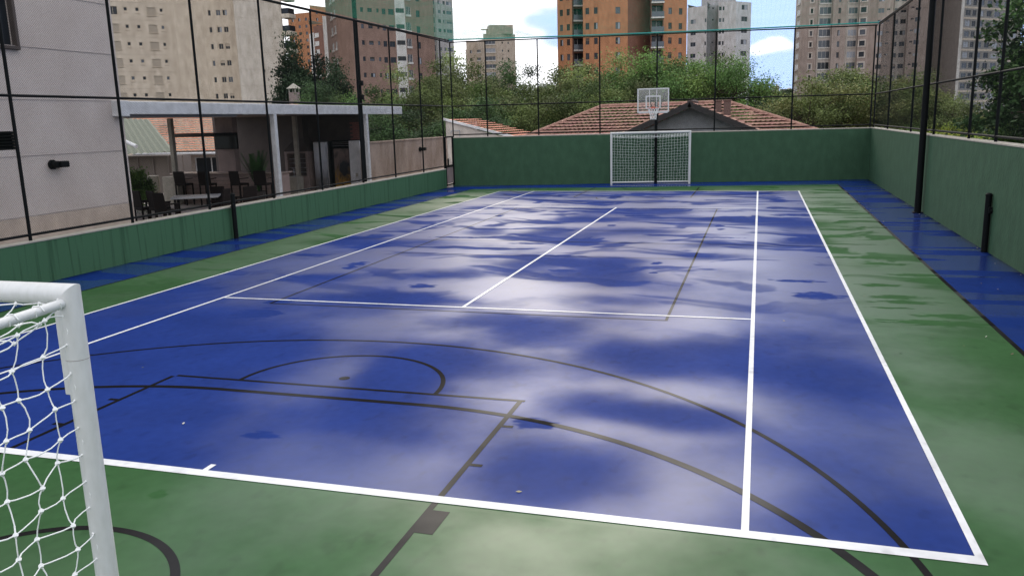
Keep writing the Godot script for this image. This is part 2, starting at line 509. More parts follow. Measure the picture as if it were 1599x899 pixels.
func court() -> void:
	var maps := gloss_maps()
	var paint := func(r: float, g: float, b: float, film := 1.0, rough := 0.34, wave := 0.5) -> StandardMaterial3D:
		var m := mat(r, g, b, 0.85, 0.08)
		m.albedo_texture = maps[2]
		m.clearcoat_enabled = true
		m.clearcoat = film
		m.clearcoat_roughness = rough
		m.clearcoat_texture = maps[0]
		m.heightmap_enabled = true
		m.heightmap_texture = maps[1]
		m.heightmap_scale = wave
		return m
	M.court_blue = paint.call(0.014, 0.036, 0.180)
	M.court_green = paint.call(0.038, 0.100, 0.036)
	M.apron = paint.call(0.007, 0.028, 0.155, 1.0, 0.17, 0.3)
	M.line_white = paint.call(0.72, 0.72, 0.72)
	M.line_black = paint.call(0.008, 0.0075, 0.008, 0.65)
	var c := thing("court_floor")
	tag(c, "", "", "", "structure")
	var slab := MB.new()
	slab.box(Vector3(0, -1.53, -10.8), Vector3(17.4, 2.98, 40.0))
	part(slab, "slab", M.cap, c)
	var a := MB.new()
	floor_rect(a, -8.6, 8.5, 8.6, -30.9, 0.0)
	part(a, "apron_paint", M.apron, c)
	var g := MB.new()
	floor_rect(g, -6.94, 7.0, 6.95, -0.05, 0.004)
	floor_quad(g, [[-6.94, -0.05], [-5.45, -0.05], [-5.45, -26.49], [-6.94, -26.30]], 0.004)
	floor_quad(g, [[5.45, -0.05], [6.95, -0.05], [6.95, -28.10], [5.45, -27.91]], 0.004)
	floor_quad(g, [[-5.45, -25.3], [5.45, -25.3], [5.45, -27.91], [-5.45, -26.49]], 0.004)
	part(g, "green_border", M.court_green, c)
	var b := MB.new()
	floor_rect(b, -5.45, -0.05, 5.45, -25.3, 0.004)
	part(b, "blue_field", M.court_blue, c)
	var far := func(z: float) -> float: return -25.1 - z
	# white tennis lines
	for q in [[-5.485, 0.0, 5.485, -0.10], [-5.485, -0.10, -5.435, -25.33], [5.435, -0.10, 5.485, -25.33], [-4.115, -0.10, -4.065, -25.27], [4.065, -0.10, 4.115, -25.27],
		[-4.065, -5.955, 4.065, -6.005], [-4.065, -19.665, 4.065, -19.715], [-0.025, -6.005, 0.025, -19.665], [-0.08, -0.10, -0.03, -0.21], [-5.435, -25.27, 5.435, -25.33]]:
		var l := MB.new()
		floor_rect(l, q[0], q[1], q[2], q[3], 0.0085)
		part(l, "white_line", M.line_white, c)
	var lev := 0.0055
	# dark basketball, futsal and volleyball lines, near half and its mirror at the far end
	for side in 2:
		for q in [[-1.2, -1.8725, 1.0, -1.9475], [-2.0, -2.20, 2.0, -2.25], [1.93, 4.0, 1.98, -2.20], [-2.06, 4.0, -2.01, -2.20], [1.98, 0.44, 2.11, 0.11], [-2.19, 0.44, -2.06, 0.11],
			[1.98, -0.66, 2.08, -0.71], [1.98, -1.52, 2.08, -1.57], [-2.16, -0.66, -2.06, -0.71], [-2.16, -1.36, -2.06, -1.41], [-3.08, -5.70, 3.0, -5.74], [-3.08, -10.62, 3.0, -10.65]]:
			var l := MB.new()
			lev += 0.00003
			if side == 0: floor_rect(l, q[0], q[1], q[2], q[3], lev)
			elif q[1] < 4.0: floor_rect(l, q[0], far.call(q[3]), q[2], far.call(q[1]), lev)
			else: floor_rect(l, q[0], far.call(q[3]), q[2], -27.05, lev)
			part(l, "dark_line", M.line_black, c)
		for q in [[1.0, 2.51, 4.42, 0.075, 0.02, PI / 2], [-1.2, 2.51, 4.42, 0.075, PI / 2, PI - 0.02], [-0.12, 1.38, 5.38, 0.05, 0.06, PI - 0.06], [-0.07, -2.25, 1.13, 0.05, 0.0, PI], [-0.02, 1.86, 0.97, 0.06, -0.2, PI + 0.2]]:
			var l := MB.new()
			lev += 0.00003
			if side == 0:
				floor_arc(l, Vector2(q[0], q[1]), q[2], q[3], q[4], q[5], lev)
			elif q[1] < 1.0:
				floor_arc(l, Vector2(q[0], far.call(q[1])), q[2], q[3], -q[5], -q[4], lev)
			else:
				var lim := asin(clampf((27.0 + far.call(q[1])) / -q[2] * -1.0, -1, 1))
				floor_arc(l, Vector2(q[0], far.call(q[1])), q[2], q[3], -minf(q[5], PI), -maxf(q[4], 0.0), lev) if absf(lim) > 9.0 else floor_arc(l, Vector2(q[0], far.call(q[1])), q[2], q[3], -minf(q[5], PI - 0.45), -maxf(q[4], 0.45), lev)
			part(l, "dark_line", M.line_black, c)
		var s := MB.new()
		var sz: float = -2.52 if side == 0 else far.call(-2.52)
		for k in 20:
			var f := TAU * k / 20
			var h := TAU * (k + 1) / 20
			floor_quad(s, [[-0.1, sz], [-0.1 + 0.06 * cos(f), sz - 0.06 * sin(f)], [-0.1 + 0.06 * cos(h), sz - 0.06 * sin(h)], [-0.1, sz]], lev)
		part(s, "dark_spot", M.line_black, c)
	for q in [[2.96, -5.74, 3.0, -19.36], [-3.08, -5.74, -3.04, -19.36], [-5.43, -12.53, 5.43, -12.57], [6.94, 7.0, 7.0, -28.1], [-6.96, 7.0, -6.92, -26.3]]:
		var l := MB.new()
		lev += 0.00003
		floor_rect(l, q[0], q[1], q[2], q[3], lev)
		part(l, "dark_line", M.line_black, c)

# ---------------------------------------------------------------- walls, fences, net overhead
func wall_thing(called: String, p0: Vector3, p1: Vector3, thick: float, height: float, m: Material, label: String) -> Node3D:
	var w := thing(called)
	var mb := MB.new()
	var d := (p1 - p0).normalized()
	var b := Basis(d, Vector3.UP, d.cross(Vector3.UP))
	mb.box((p0 + p1) / 2 + Vector3.UP * height / 2, Vector3((p1 - p0).length(), height, thick), Color.WHITE, b)
	part(mb, "wall_face", m, w)
	var cp := MB.new()
	cp.bbox((p0 + p1) / 2 + Vector3.UP * (height + 0.02), Vector3((p1 - p0).length(), 0.04, thick + 0.02), 0.008, Color.WHITE, b)
	part(cp, "coping", M.cap, w)
	tag(w, label, "wall")
	return w

func fence(p0: Vector3, d: Vector3, length: float, y0: float, posts: Array, seg: float, label: String, r := 0.0012) -> void:
	var f := thing("mesh_fence")
	var top := 5.9
	for s in posts:
		var mb := MB.new()
		mb.tube(p0 + d * s + Vector3.UP * y0, p0 + d * s + Vector3.UP * top, 0.03, 0.03, 8)
		part(mb, "post", M.black_metal, f)
	for y in [y0 + 0.10, 3.32, top]:
		var mb := MB.new()
		mb.tube(p0 + Vector3.UP * y, p0 + d * length + Vector3.UP * y, 0.025, 0.025, 8)
		part(mb, "rail", M.black_metal, f)
	# welded diamond netting: every strand is a thin wire from edge to edge
	var net := MB.new()
	var y1 := y0 + 0.10
	var hgt := top - y1
	var off := d.cross(Vector3.UP) * 0.0
	var s := -hgt
	while s < length:
		for dir in [1.0, -1.0]:
			var t := 0.0
			while t < hgt:
				var t2 := minf(t + seg, hgt)
				var sa: float = s + (t if dir > 0 else hgt - t)
				var sb: float = s + (t2 if dir > 0 else hgt - t2)
				if minf(sa, sb) >= 0.0 and maxf(sa, sb) <= length:
					net.wire(p0 + d * sa + Vector3.UP * (y1 + t) + off, p0 + d * sb + Vector3.UP * (y1 + t2) + off, r)
				t = t2
		s += 0.045
	var no := part(net, "netting", M.mesh_green, f)
	tag(no, "", "", "", "stuff")
	tag(f, label, "fence")

func enclosure() -> void:
	wall_thing("boundary_wall", Vector3(-8.40, 0, 8.5), Vector3(-8.40, 0, -27.0), 0.2, 0.75, M.green_wall_low, "low green wall with dark water streaks along the patio side of the court")
	wall_thing("boundary_wall", Vector3(-8.42, 0, -28.12), Vector3(8.30, 0, -30.63), 0.2, 2.0, M.green_wall, "tall dark green wall behind the far goal")
	wall_thing("boundary_wall", Vector3(8.40, 0, -30.75), Vector3(8.40, 0, 8.5), 0.2, 2.0, M.green_wall, "tall green wall with the black net post, below the leafy tree")
	var pl := []
	for k in 13: pl.append(1.25 + k * 2.52)
	var pf := []
	for k in 7: pf.append(1.37 + k * 2.47)
	var pr := []
	for z in [-30.4, -26.6, -21.9, -18.5, -14.7, -12.58, -9.8, -6.8, -3.8, -0.8, 2.2, 5.2, 8.2]: pr.append(8.5 - z)
	fence(Vector3(-8.36, 0, 6.0), Vector3(0, 0, -1), 34.0, 0.79, [0.05, 2.55, 5.0, 7.5, 10.0, 12.45, 15.0, 17.55, 20.3, 22.9, 25.6, 28.15, 30.75, 33.0], 1.25, "black diamond mesh fence on the low green wall in front of the patio", 0.0014)
	fence(Vector3(-8.36, 0, -28.10), Vector3(1, 0, -0.15).normalized(), 16.86, 2.04, [0.02, 1.5, 3.66, 6.2, 8.5, 10.8, 13.8, 16.8], 1.25, "black diamond mesh fence on the tall wall behind the far goal")
	fence(Vector3(8.36, 0, 8.5), Vector3(0, 0, -1), 39.0, 2.04, pr, 1.25, "black diamond mesh fence on the green wall below the leafy tree")
	# gate in the far corner
	var g := thing("narrow_gate", Vector3(-8.33, 0.05, -27.50))
	for s in [-0.44, 0.44]:
		var mb := MB.new()
		mb.bbox(Vector3(0, 1.02, s), Vector3(0.07, 2.04, 0.07), 0.01)
		part(mb, "stile", M.black_metal, g)
	for y in [0.05, 0.80, 2.02]:
		var mb := MB.new()
		mb.bbox(Vector3(0, y, 0), Vector3(0.06, 0.06, 0.80), 0.01)
		part(mb, "crossbar", M.black_metal, g)
	var lk := MB.new()
	lk.bbox(Vector3(0.05, 1.0, 0.28), Vector3(0.05, 0.28, 0.10), 0.01)
	part(lk, "latch", M.black_metal, g)
	var pn := MB.new()
	pn.box(Vector3(-0.01, 0.43, 0), Vector3(0.012, 0.66, 0.80))
	part(pn, "panel", M.soffit, g)
	tag(g, "narrow black framed gate in the corner between the low and the tall wall", "gate")
	# net overhead
	var n := thing("overhead_net")
	var strands := MB.new()
	var nz := FastNoiseLite.new()
	nz.seed = 3; nz.frequency = 0.12
	var sag := func(x: float, z: float) -> float:
		return 5.98 - 0.12 * sin(PI * clampf((x + 8.36) / 16.72, 0, 1)) + 0.06 * nz.get_noise_2d(x, z)
	var x := -8.3
	while x < 8.35:
		var z := -29.35 - 0.15 * x
		while z < 0.0:
			strands.wire(Vector3(x, sag.call(x, z), z), Vector3(x, sag.call(x, z + 1.5), z + 1.5), 0.0010)
			z += 1.5
		x += 0.14
	var z3 := -28.2
	while z3 < 0.0:
		var xx := -8.36
		while xx < 8.3:
			strands.wire(Vector3(xx, sag.call(xx, z3), z3), Vector3(xx + 1.52, sag.call(xx + 1.52, z3), z3), 0.0010)
			xx += 1.52
		z3 += 0.14
	for k in 9:     # strands across the skewed far end
		var zz := -28.3 - 0.14 * k * 1.8
		var xs := maxf(-8.36, (zz + 29.3) / -0.15)
		var xe := 8.3
		var q := xs
		while q < xe:
			strands.wire(Vector3(q, sag.call(q, zz), zz), Vector3(minf(q + 1.5, xe), sag.call(q + 1.5, zz), zz), 0.0010)
			q += 1.5
	# a second, finer layer doubled along the patio side
	var zd := -28.0
	while zd < -3.0:
		strands.wire(Vector3(-8.34, 5.99, zd), Vector3(-4.6, sag.call(-4.6, zd) + 0.03, zd), 0.0013)
		zd += 0.075
	for k in 50:
		var xd := -8.32 + k * 0.075
		zd = -28.0
		while zd < -3.0:
			strands.wire(Vector3(xd, lerpf(5.99, 5.94, k / 50.0), zd), Vector3(xd, lerpf(5.99, 5.94, k / 50.0), zd + 1.25), 0.0013)
			zd += 1.25
	tag(part(strands, "strands", M.net_teal, n), "", "", "", "stuff")
	for e in [[Vector3(-8.36, 6.0, -28.08), Vector3(8.36, 6.0, -30.58)], [Vector3(-8.36, 5.97, -28.05), Vector3(-8.36, 5.97, 0)], [Vector3(8.36, 5.97, -30.5), Vector3(8.36, 5.97, 0)]]:
		var rp := MB.new()
		var pts := PackedVector3Array()
		for k in 13:
			pts.append(e[0].lerp(e[1], k / 12.0) + Vector3.DOWN * 0.05 * sin(PI * k / 12.0))
		rp.path(pts, 0.028, 6)
		part(rp, "edge_rope", M.rope_teal if e[0].x != e[1].x else M.black_metal, n)
	tag(n, "green net stretched over the whole court between the fence tops", "net")

func floodlight_pole(at: Vector3, label: String, boxes: Array) -> void:
	var p := thing("light_pole", at)
	var mb := MB.new()
	mb.tube(Vector3(0, 0, 0), Vector3(0, 9.0, 0), 0.085, 0.07, 14)
	part(mb, "pole", M.black_metal, p)
	var fl := MB.new()
	fl.bbox(Vector3(0, 0.012, 0), Vector3(0.24, 0.024, 0.24), 0.004)
	part(fl, "base_plate", M.black_metal, p)
	for y in boxes:
		var b := MB.new()
		b.bbox(Vector3(0.11, y, 0.03), Vector3(0.10, 0.16, 0.13), 0.01)
		part(b, "junction_box", M.black_metal, p)
	tag(p, label, "pole")

func net_post(at: Vector3, label: String) -> void:
	var p := thing("net_post", at)
	var mb := MB.new()
	mb.tube(Vector3.ZERO, Vector3(0, 1.06, 0), 0.055, 0.055, 14)
	part(mb, "post", M.black_metal, p)
	var cp := MB.new()
	cp.lathe(Vector3(0, 1.06, 0), [[0.06, 0.0], [0.06, 0.03], [0.035, 0.055], [0.0, 0.06]])
	part(cp, "cap", M.black_metal, p)
	var w := MB.new()
	w.bbox(Vector3(0.03, 0.80, 0.07), Vector3(0.07, 0.12, 0.06), 0.008)
	w.tube(Vector3(0.03, 0.80, 0.10), Vector3(0.03, 0.80, 0.17), 0.012, 0.012, 8)
	part(w, "winder", M.black_metal, p)
	tag(p, label, "post")

# ---------------------------------------------------------------- goals and hoop
func make_goal(label: String, at: Vector3, turn: float, r := 0.0031, depth := 0.72) -> Node3D:
	var g := thing("football_goal", at, turn)      # opens towards local -z, net hangs towards +z
	var R := 0.043
	var H := 2.10
	var W := 1.60
	for s in [-1.0, 1.0]:
		var mb := MB.new()
		mb.mitred(Vector3(s * (W - R), 0, 0), Vector3(s * (W - R), H - R, 0), R, Vector3.UP, Vector3(-s, 1, 0), 24)
		var post := part(mb, "post", M.white_metal, g)
		var sl := MB.new()
		sl.bbox(Vector3(s * (W - R) - s * 0.030, H - 0.27, 0.032), Vector3(0.032, 0.34, 0.012), 0.003)
		part(sl, "joint_plate", M.white_metal, post)
		var seam := MB.new()
		seam.lathe(Vector3(s * (W - R), H - 0.30, 0), [[R + 0.0004, 0.0], [R + 0.0014, 0.001], [R + 0.0004, 0.002]], 18)
		part(seam, "seam", M.joint, post)
		var t := MB.new()
		t.tube(Vector3(s * (W - R), H - 0.07, 0.01), Vector3(s * (W - R), H - 0.10, depth), 0.019, 0.019, 10)
		part(t, "top_tube", M.white_metal, g)
		var rt := MB.new()
		rt.tube(Vector3(s * (W - R), H - 0.10, depth), Vector3(s * (W - R), 0.03, depth + 0.04), 0.019, 0.019, 10)
		part(rt, "rear_tube", M.white_metal, g)
		var bt := MB.new()
		bt.tube(Vector3(s * (W - R), 0.03, 0), Vector3(s * (W - R), 0.03, depth + 0.04), 0.022, 0.022, 10)
		part(bt, "bottom_tube", M.white_metal, g)
	var cb := MB.new()
	cb.mitred(Vector3(-W + R, H - R, 0), Vector3(W - R, H - R, 0), R, Vector3(1, 1, 0), Vector3(1, -1, 0), 24)
	part(cb, "crossbar", M.white_metal, g)
	var rb := MB.new()
	rb.tube(Vector3(-W, 0.05, depth + 0.04), Vector3(W, 0.05, depth + 0.04), 0.035, 0.035, 12)
	part(rb, "rear_bar", M.white_metal, g)
	# the net: knotted cord, sagging between its ties
	var net := MB.new()
	var rr := RandomNumberGenerator.new()
	rr.seed = 9
	var prof := PackedVector2Array()     # (z, y) from the crossbar over the roof and down the back
	for k in 7:
		var f := k / 6.0
		prof.append(Vector2(0.03 + depth * f, H - 0.07 - 0.03 * f - 0.10 * sin(PI * f)))
	for k in range(1, 18):
		var f := k / 17.0
		prof.append(Vector2(depth + 0.04 * f - 0.05 * sin(PI * f), lerpf(H - 0.10, 0.06, f)))
	var cols := 27
	var P := []
	for i in prof.size():
		var row := PackedVector3Array()
		for j in cols + 1:
			var f := float(j) / cols
			var edge := sin(PI * f)
			var p := Vector3(lerpf(-W + R, W - R, f), prof[i].y - 0.08 * edge * (1.0 - absf(i - 7.0) / 17.0), prof[i].x + 0.02 * edge)
			p += Vector3(rr.randf_range(-1, 1), rr.randf_range(-1, 1), rr.randf_range(-1, 1)) * 0.013 * (1.0 if j > 0 and j < cols and i > 0 else 0.0)
			row.append(p)
		P.append(row)
	for i in P.size():
		for j in cols + 1:
			if j < cols: sagging(net, P[i][j], P[i][j + 1], r, rr)
			if i < P.size() - 1: sagging(net, P[i][j], P[i + 1][j], r, rr)
			net.knot(P[i][j], 0.011)
	for s in [-1.0, 1.0]:     # side panels
		var S := []
		for i in 18:
			var y := lerpf(H - 0.12, 0.06, i / 17.0)
			var row := PackedVector3Array()
			for k in 7:
				var f := k / 6.0
				var p := Vector3(s * (W - R), y - 0.02 * f - 0.02 * sin(PI * f), lerpf(0.035, depth + 0.02, f))
				if k > 0 and k < 6: p += Vector3(rr.randf_range(-0.03, 0.03), rr.randf_range(-0.02, 0.02), rr.randf_range(-0.015, 0.015))
				row.append(p)
			S.append(row)
		for i in 18:
			for k in 7:
				if k < 6: sagging(net, S[i][k], S[i][k + 1], r, rr)
				if i < 17 and k > 0: sagging(net, S[i][k], S[i + 1][k], r, rr)
				net.knot(S[i][k], 0.0135)
		# lacing up the post
		for i in 17:
			if i % 2 == 0: net.path([S[i][0], S[i][0] + Vector3(s * 0.012, -0.06, 0.006), S[i + 1][0]], r * 0.8, 4)
		# wrapped cord along the top tube
		for k in 6:
			var c0 := Vector3(s * (W - R), H - 0.07 - 0.03 * k / 6.0, 0.03 + depth * k / 6.3)
			var loop := PackedVector3Array()
			for q in 7:
				loop.append(c0 + Vector3(cos(q * 1.1) * 0.023, sin(q * 1.1) * 0.023, q * 0.006))
			net.path(loop, r * 0.8, 4)
	tag(part(net, "net", M.net_white, g), "", "", "", "stuff")
	tag(g, label, "goal")
	return g

func sagging(mb: MB, a: Vector3, b: Vector3, r: float, rr: RandomNumberGenerator) -> void:
	var d := Vector3(rr.randf_range(-0.010, 0.010), rr.randf_range(-0.014, 0.006), rr.randf_range(-0.010, 0.010))
	var pts := PackedVector3Array([a, a.lerp(b, 0.3) + d * 0.8, a.lerp(b, 0.7) + d * 0.9 + Vector3(0, 0.003, 0), b])
	mb.path(pts, r, 4)

func hoop() -> void:
	var h := thing("basketball_hoop", Vector3(0.05, 0, -29.12), 0.149)
	var pl := MB.new()
	pl.bbox(Vector3(0, 1.62, 0), Vector3(0.12, 3.25, 0.12), 0.012)
	part(pl, "pole", M.black_metal, h)
	var ar := MB.new()
	ar.bbox(Vector3(0, 3.1, 0.32), Vector3(0.10, 0.10, 0.6), 0.01)
	ar.tube(Vector3(-0.03, 2.6, 0.05), Vector3(-0.35, 3.55, 0.62), 0.018, 0.018, 8)
	ar.tube(Vector3(0.03, 2.6, 0.05), Vector3(0.30, 3.55, 0.62), 0.018, 0.018, 8)
	part(ar, "arm", M.black_metal, h)
	var c := Vector3(-0.14, 3.30, 0.66)
	var gl := MB.new()
	gl.box(c, Vector3(1.15, 0.86, 0.012))
	var board := part(gl, "backboard", M.clear, h)
	var fr := MB.new()
	for s in [-1.0, 1.0]:
		fr.bbox(c + Vector3(s * 0.595, 0, 0), Vector3(0.05, 0.93, 0.04), 0.006)
		fr.bbox(c + Vector3(0, s * 0.445 - (0.01 if s < 0 else 0.0), 0), Vector3(1.14, 0.05 if s > 0 else 0.08, 0.04), 0.006)
		fr.box(c + Vector3(s * 0.14, 0.0, -0.02), Vector3(0.022, 0.86, 0.02))
		fr.box(c + Vector3(s * 0.27, -0.06, 0.009), Vector3(0.05, 0.50, 0.005))
		fr.box(c + Vector3(0, -0.06 + s * 0.225, 0.009), Vector3(0.49, 0.05, 0.005))
	part(fr, "board_frame", M.white_metal, board)
	var rim := MB.new()
	var rc := c + Vector3(0.0, -0.29, 0.30)
	var ring := PackedVector3Array()
	for k in 25: ring.append(rc + Vector3(cos(TAU * k / 24) * 0.225, 0, sin(TAU * k / 24) * 0.225))
	rim.path(ring, 0.012, 6)
	rim.bbox(c + Vector3(0, -0.30, 0.045), Vector3(0.14, 0.10, 0.07), 0.006)
	part(rim, "rim", mat(0.55, 0.11, 0.06, 0.5), h)
	var nt := MB.new()
	for lev in 5:
		for k in 12:
			var f := TAU * (k + 0.5 * (lev % 2)) / 12
			var ra: float = [0.225, 0.19, 0.155, 0.125, 0.12][lev]
			var rb: float = [0.19, 0.155, 0.125, 0.12, 0.115][lev]
			for s in [-0.5, 0.5]:
				var g: float = f + TAU * s / 12
				nt.tube(rc + Vector3(cos(f) * ra, -0.09 * lev, sin(f) * ra), rc + Vector3(cos(g) * rb, -0.09 * (lev + 1), sin(g) * rb), 0.007, 0.007, 4, Color.WHITE, false)
	part(nt, "hoop_net", M.net_white, h)
	tag(h, "basketball hoop with clear backboard and white net standing above the far goal", "basketball hoop")

# ---------------------------------------------------------------- walls with openings, windows, towers
var window_cache := {}

func holed_wall(mb: MB, o: Vector3, dir: Vector3, out: Vector3, length: float, y0: float, y1: float, holes: Array, depth: float, col := Color.WHITE) -> void:
	var xs := [0.0, length]
	var ys := [y0, y1]
	for h in holes:
		xs.append(h[0]); xs.append(h[1]); ys.append(h[2]); ys.append(h[3])
	xs.sort(); ys.sort()
	var ux := []
	for x in xs:
		if ux.is_empty() or x - ux[-1] > 0.002: ux.append(x)
	var uy := []
	for y in ys:
		if uy.is_empty() or y - uy[-1] > 0.002: uy.append(y)
	for j in uy.size() - 1:
		var ym: float = (uy[j] + uy[j + 1]) / 2
		var row := []
		for h in holes:
			if ym > h[2] and ym < h[3]: row.append(h)
		var i := 0
		while i < ux.size() - 1:
			var xm: float = (ux[i] + ux[i + 1]) / 2
			var open := false
			for h in row:
				if xm > h[0] and xm < h[1]: open = true
			if open:
				i += 1
				continue
			var k := i + 1      # merge solid cells along the row
			while k < ux.size() - 1:
				var xk: float = (ux[k] + ux[k + 1]) / 2
				var op := false
				for h in row:
					if xk > h[0] and xk < h[1]: op = true
				if op: break
				k += 1
			mb.quad(o + dir * ux[i] + Vector3.UP * uy[j], o + dir * ux[k] + Vector3.UP * uy[j], o + dir * ux[k] + Vector3.UP * uy[j + 1], o + dir * ux[i] + Vector3.UP * uy[j + 1], col)
			i = k
	for h in holes:
		var a: Vector3 = o + dir * h[0] + Vector3.UP * h[2]
		var b: Vector3 = o + dir * h[1] + Vector3.UP * h[2]
		var c: Vector3 = o + dir * h[1] + Vector3.UP * h[3]
		var d: Vector3 = o + dir * h[0] + Vector3.UP * h[3]
		var q := -out * depth
		mb.quad(a, b, b + q, a + q, col); mb.quad(d + q, c + q, c, d, col)
		mb.quad(a, a + q, d + q, d, col); mb.quad(b + q, b, c, c + q, col)

# local frame: x along the facade, y up, z outwards; origin at the centre of the opening on the wall face
func window_mesh(w: float, h: float, kind: String, glass: Material, frame: Material) -> ArrayMesh:
	var key := "%s %.2f %.2f %d %d" % [kind, w, h, glass.get_instance_id(), frame.get_instance_id()]
	if window_cache.has(key): return window_cache[key]
	var m := ArrayMesh.new()
	var g := MB.new()
	var f := MB.new()
	var x := MB.new()
	if kind == "balcony":
		g.box(Vector3(0, 0, -1.25), Vector3(w, h, 0.04))
		f.box(Vector3(0, -h / 2 + 0.06, 0.30), Vector3(w + 0.3, 0.28, 0.75))
		f.box(Vector3(0, 0, -1.20), Vector3(0.08, h, 0.06))
		x.box(Vector3(0, -h / 2 + 0.72, 0.62), Vector3(w + 0.25, 1.0, 0.03))
	elif kind == "glazed":        # glazed-in balcony: panes over a pale spandrel
		g.box(Vector3(0, 0.18, -0.04), Vector3(w, h - 0.36, 0.03))
		f.box(Vector3(0, -h / 2 + 0.16, 0.08), Vector3(w + 0.1, 0.34, 0.20))
		for k in 4:
			f.box(Vector3(w * (k / 3.0 - 0.5) * 0.98, 0.18, -0.01), Vector3(0.05, h - 0.36, 0.05))
	elif kind == "blind":         # closed roller shutter
		for k in int(h / 0.16):
			g.box(Vector3(0, -h / 2 + 0.08 + k * 0.16, -0.06), Vector3(w, 0.145, 0.03))
		f.box(Vector3(0, -h / 2 - 0.05, 0.05), Vector3(w + 0.2, 0.07, 0.12))
	elif kind == "ring":          # pale raised surround
		g.box(Vector3(0, 0, -0.12), Vector3(w, h, 0.03))
		for s in [-1.0, 1.0]:
			f.box(Vector3(s * (w / 2 + 0.17), 0, 0.06), Vector3(0.30, h + 0.65, 0.16))
			f.box(Vector3(0, s * (h / 2 + 0.17), 0.06), Vector3(w, 0.30, 0.16))
	else:
		g.box(Vector3(0, 0, -0.13), Vector3(w, h, 0.03))
		var t := 0.05
		for s in [-1.0, 1.0]:
			f.box(Vector3(s * (w / 2 - t / 2), 0, -0.095), Vector3(t, h, 0.04))
			f.box(Vector3(0, s * (h / 2 - t / 2), -0.095), Vector3(w - 2 * t, t, 0.04))
		if w > 0.7: f.box(Vector3(0, 0, -0.095), Vector3(t, h - 2 * t, 0.04))
		if kind == "curtain": x.box(Vector3(w * 0.24, 0, -0.108), Vector3(w * 0.42, h - 0.12, 0.012), Color.WHITE)
		if kind == "half": f.box(Vector3(0, h * 0.24, -0.10), Vector3(w - 0.12, h * 0.42, 0.03))
		if kind == "sill": f.box(Vector3(0, -h / 2 - 0.32, 0.04), Vector3(w + 0.15, 0.08, 0.08))
	g.add_to(m, glass)
	f.add_to(m, frame)
	x.add_to(m, M.glass_pale if kind == "curtain" else M.glass_mid)
	window_cache[key] = m
	return m

# facade: [frac, width, height, dy, kind, glass, frame] columns repeated every fl metres from yc
func facade(b: Node3D, a2: Vector2, b2: Vector2, lo: float, hi: float, wall: Material, yc: float, fl: float, cols: Array, r: RandomNumberGenerator, bands := 0.0) -> void:
	var a := Vector3(a2.x, 0, a2.y)
	var e := Vector3(b2.x, 0, b2.y)
	var length := (e - a).length()
	var dir := (e - a) / length
	var out := dir.cross(Vector3.UP)
	var holes := []
	var wins := []
	var k0 := int(ceil((lo + 1.4 - yc) / fl))
	var k1 := int(floor((hi - 1.4 - yc) / fl))
	for k in range(k0, k1 + 1):
		for c in cols:
			var x: float = c[0] * length
			var y: float = yc + fl * k + c[3]
			holes.append([x - c[1] / 2, x + c[1] / 2, y - c[2] / 2, y + c[2] / 2])
			wins.append([Vector3(x, y, 0), c])
	var mb := MB.new()
	holed_wall(mb, a, dir, out, length, lo, hi, holes, 1.3 if not cols.is_empty() and cols[0][4] == "balcony" else 0.16)
	var w := part(mb, "wall", wall, b)
	for q in wins:
		var c: Array = q[1]
		var glass: Material = c[5]
		if glass == M.glass_dark and r.randf() < 0.22: glass = M.glass_mid
		elif glass == M.glass_mid and r.randf() < 0.3: glass = M.glass_dark if r.randf() < 0.5 else M.glass_pale
		var kind: String = c[4]
		if kind == "blind" and r.randf() < 0.12:
			kind = "plain"
			glass = M.glass_dark
		elif kind == "plain" and c[1] > 0.7 and r.randf() < 0.28:
			kind = "curtain" if r.randf() < 0.7 else "half"
		put(window_mesh(c[1], c[2], kind, glass, c[6]), "window" if c[4] != "balcony" else "balcony", b, Transform3D(Basis(dir, Vector3.UP, out), a + dir * q[0].x + Vector3.UP * q[0].y))
	if bands > 0.0:
		var j := MB.new()
		for k in range(k0, k1 + 2):
			j.box(a + dir * length / 2 + Vector3.UP * (yc + fl * k - fl * 0.5) + out * 0.012, Vector3(length - 0.02, bands, 0.03), Color.WHITE, Basis(dir, Vector3.UP, out))
		part(j, "floor_joint", M.facade_joint, b)

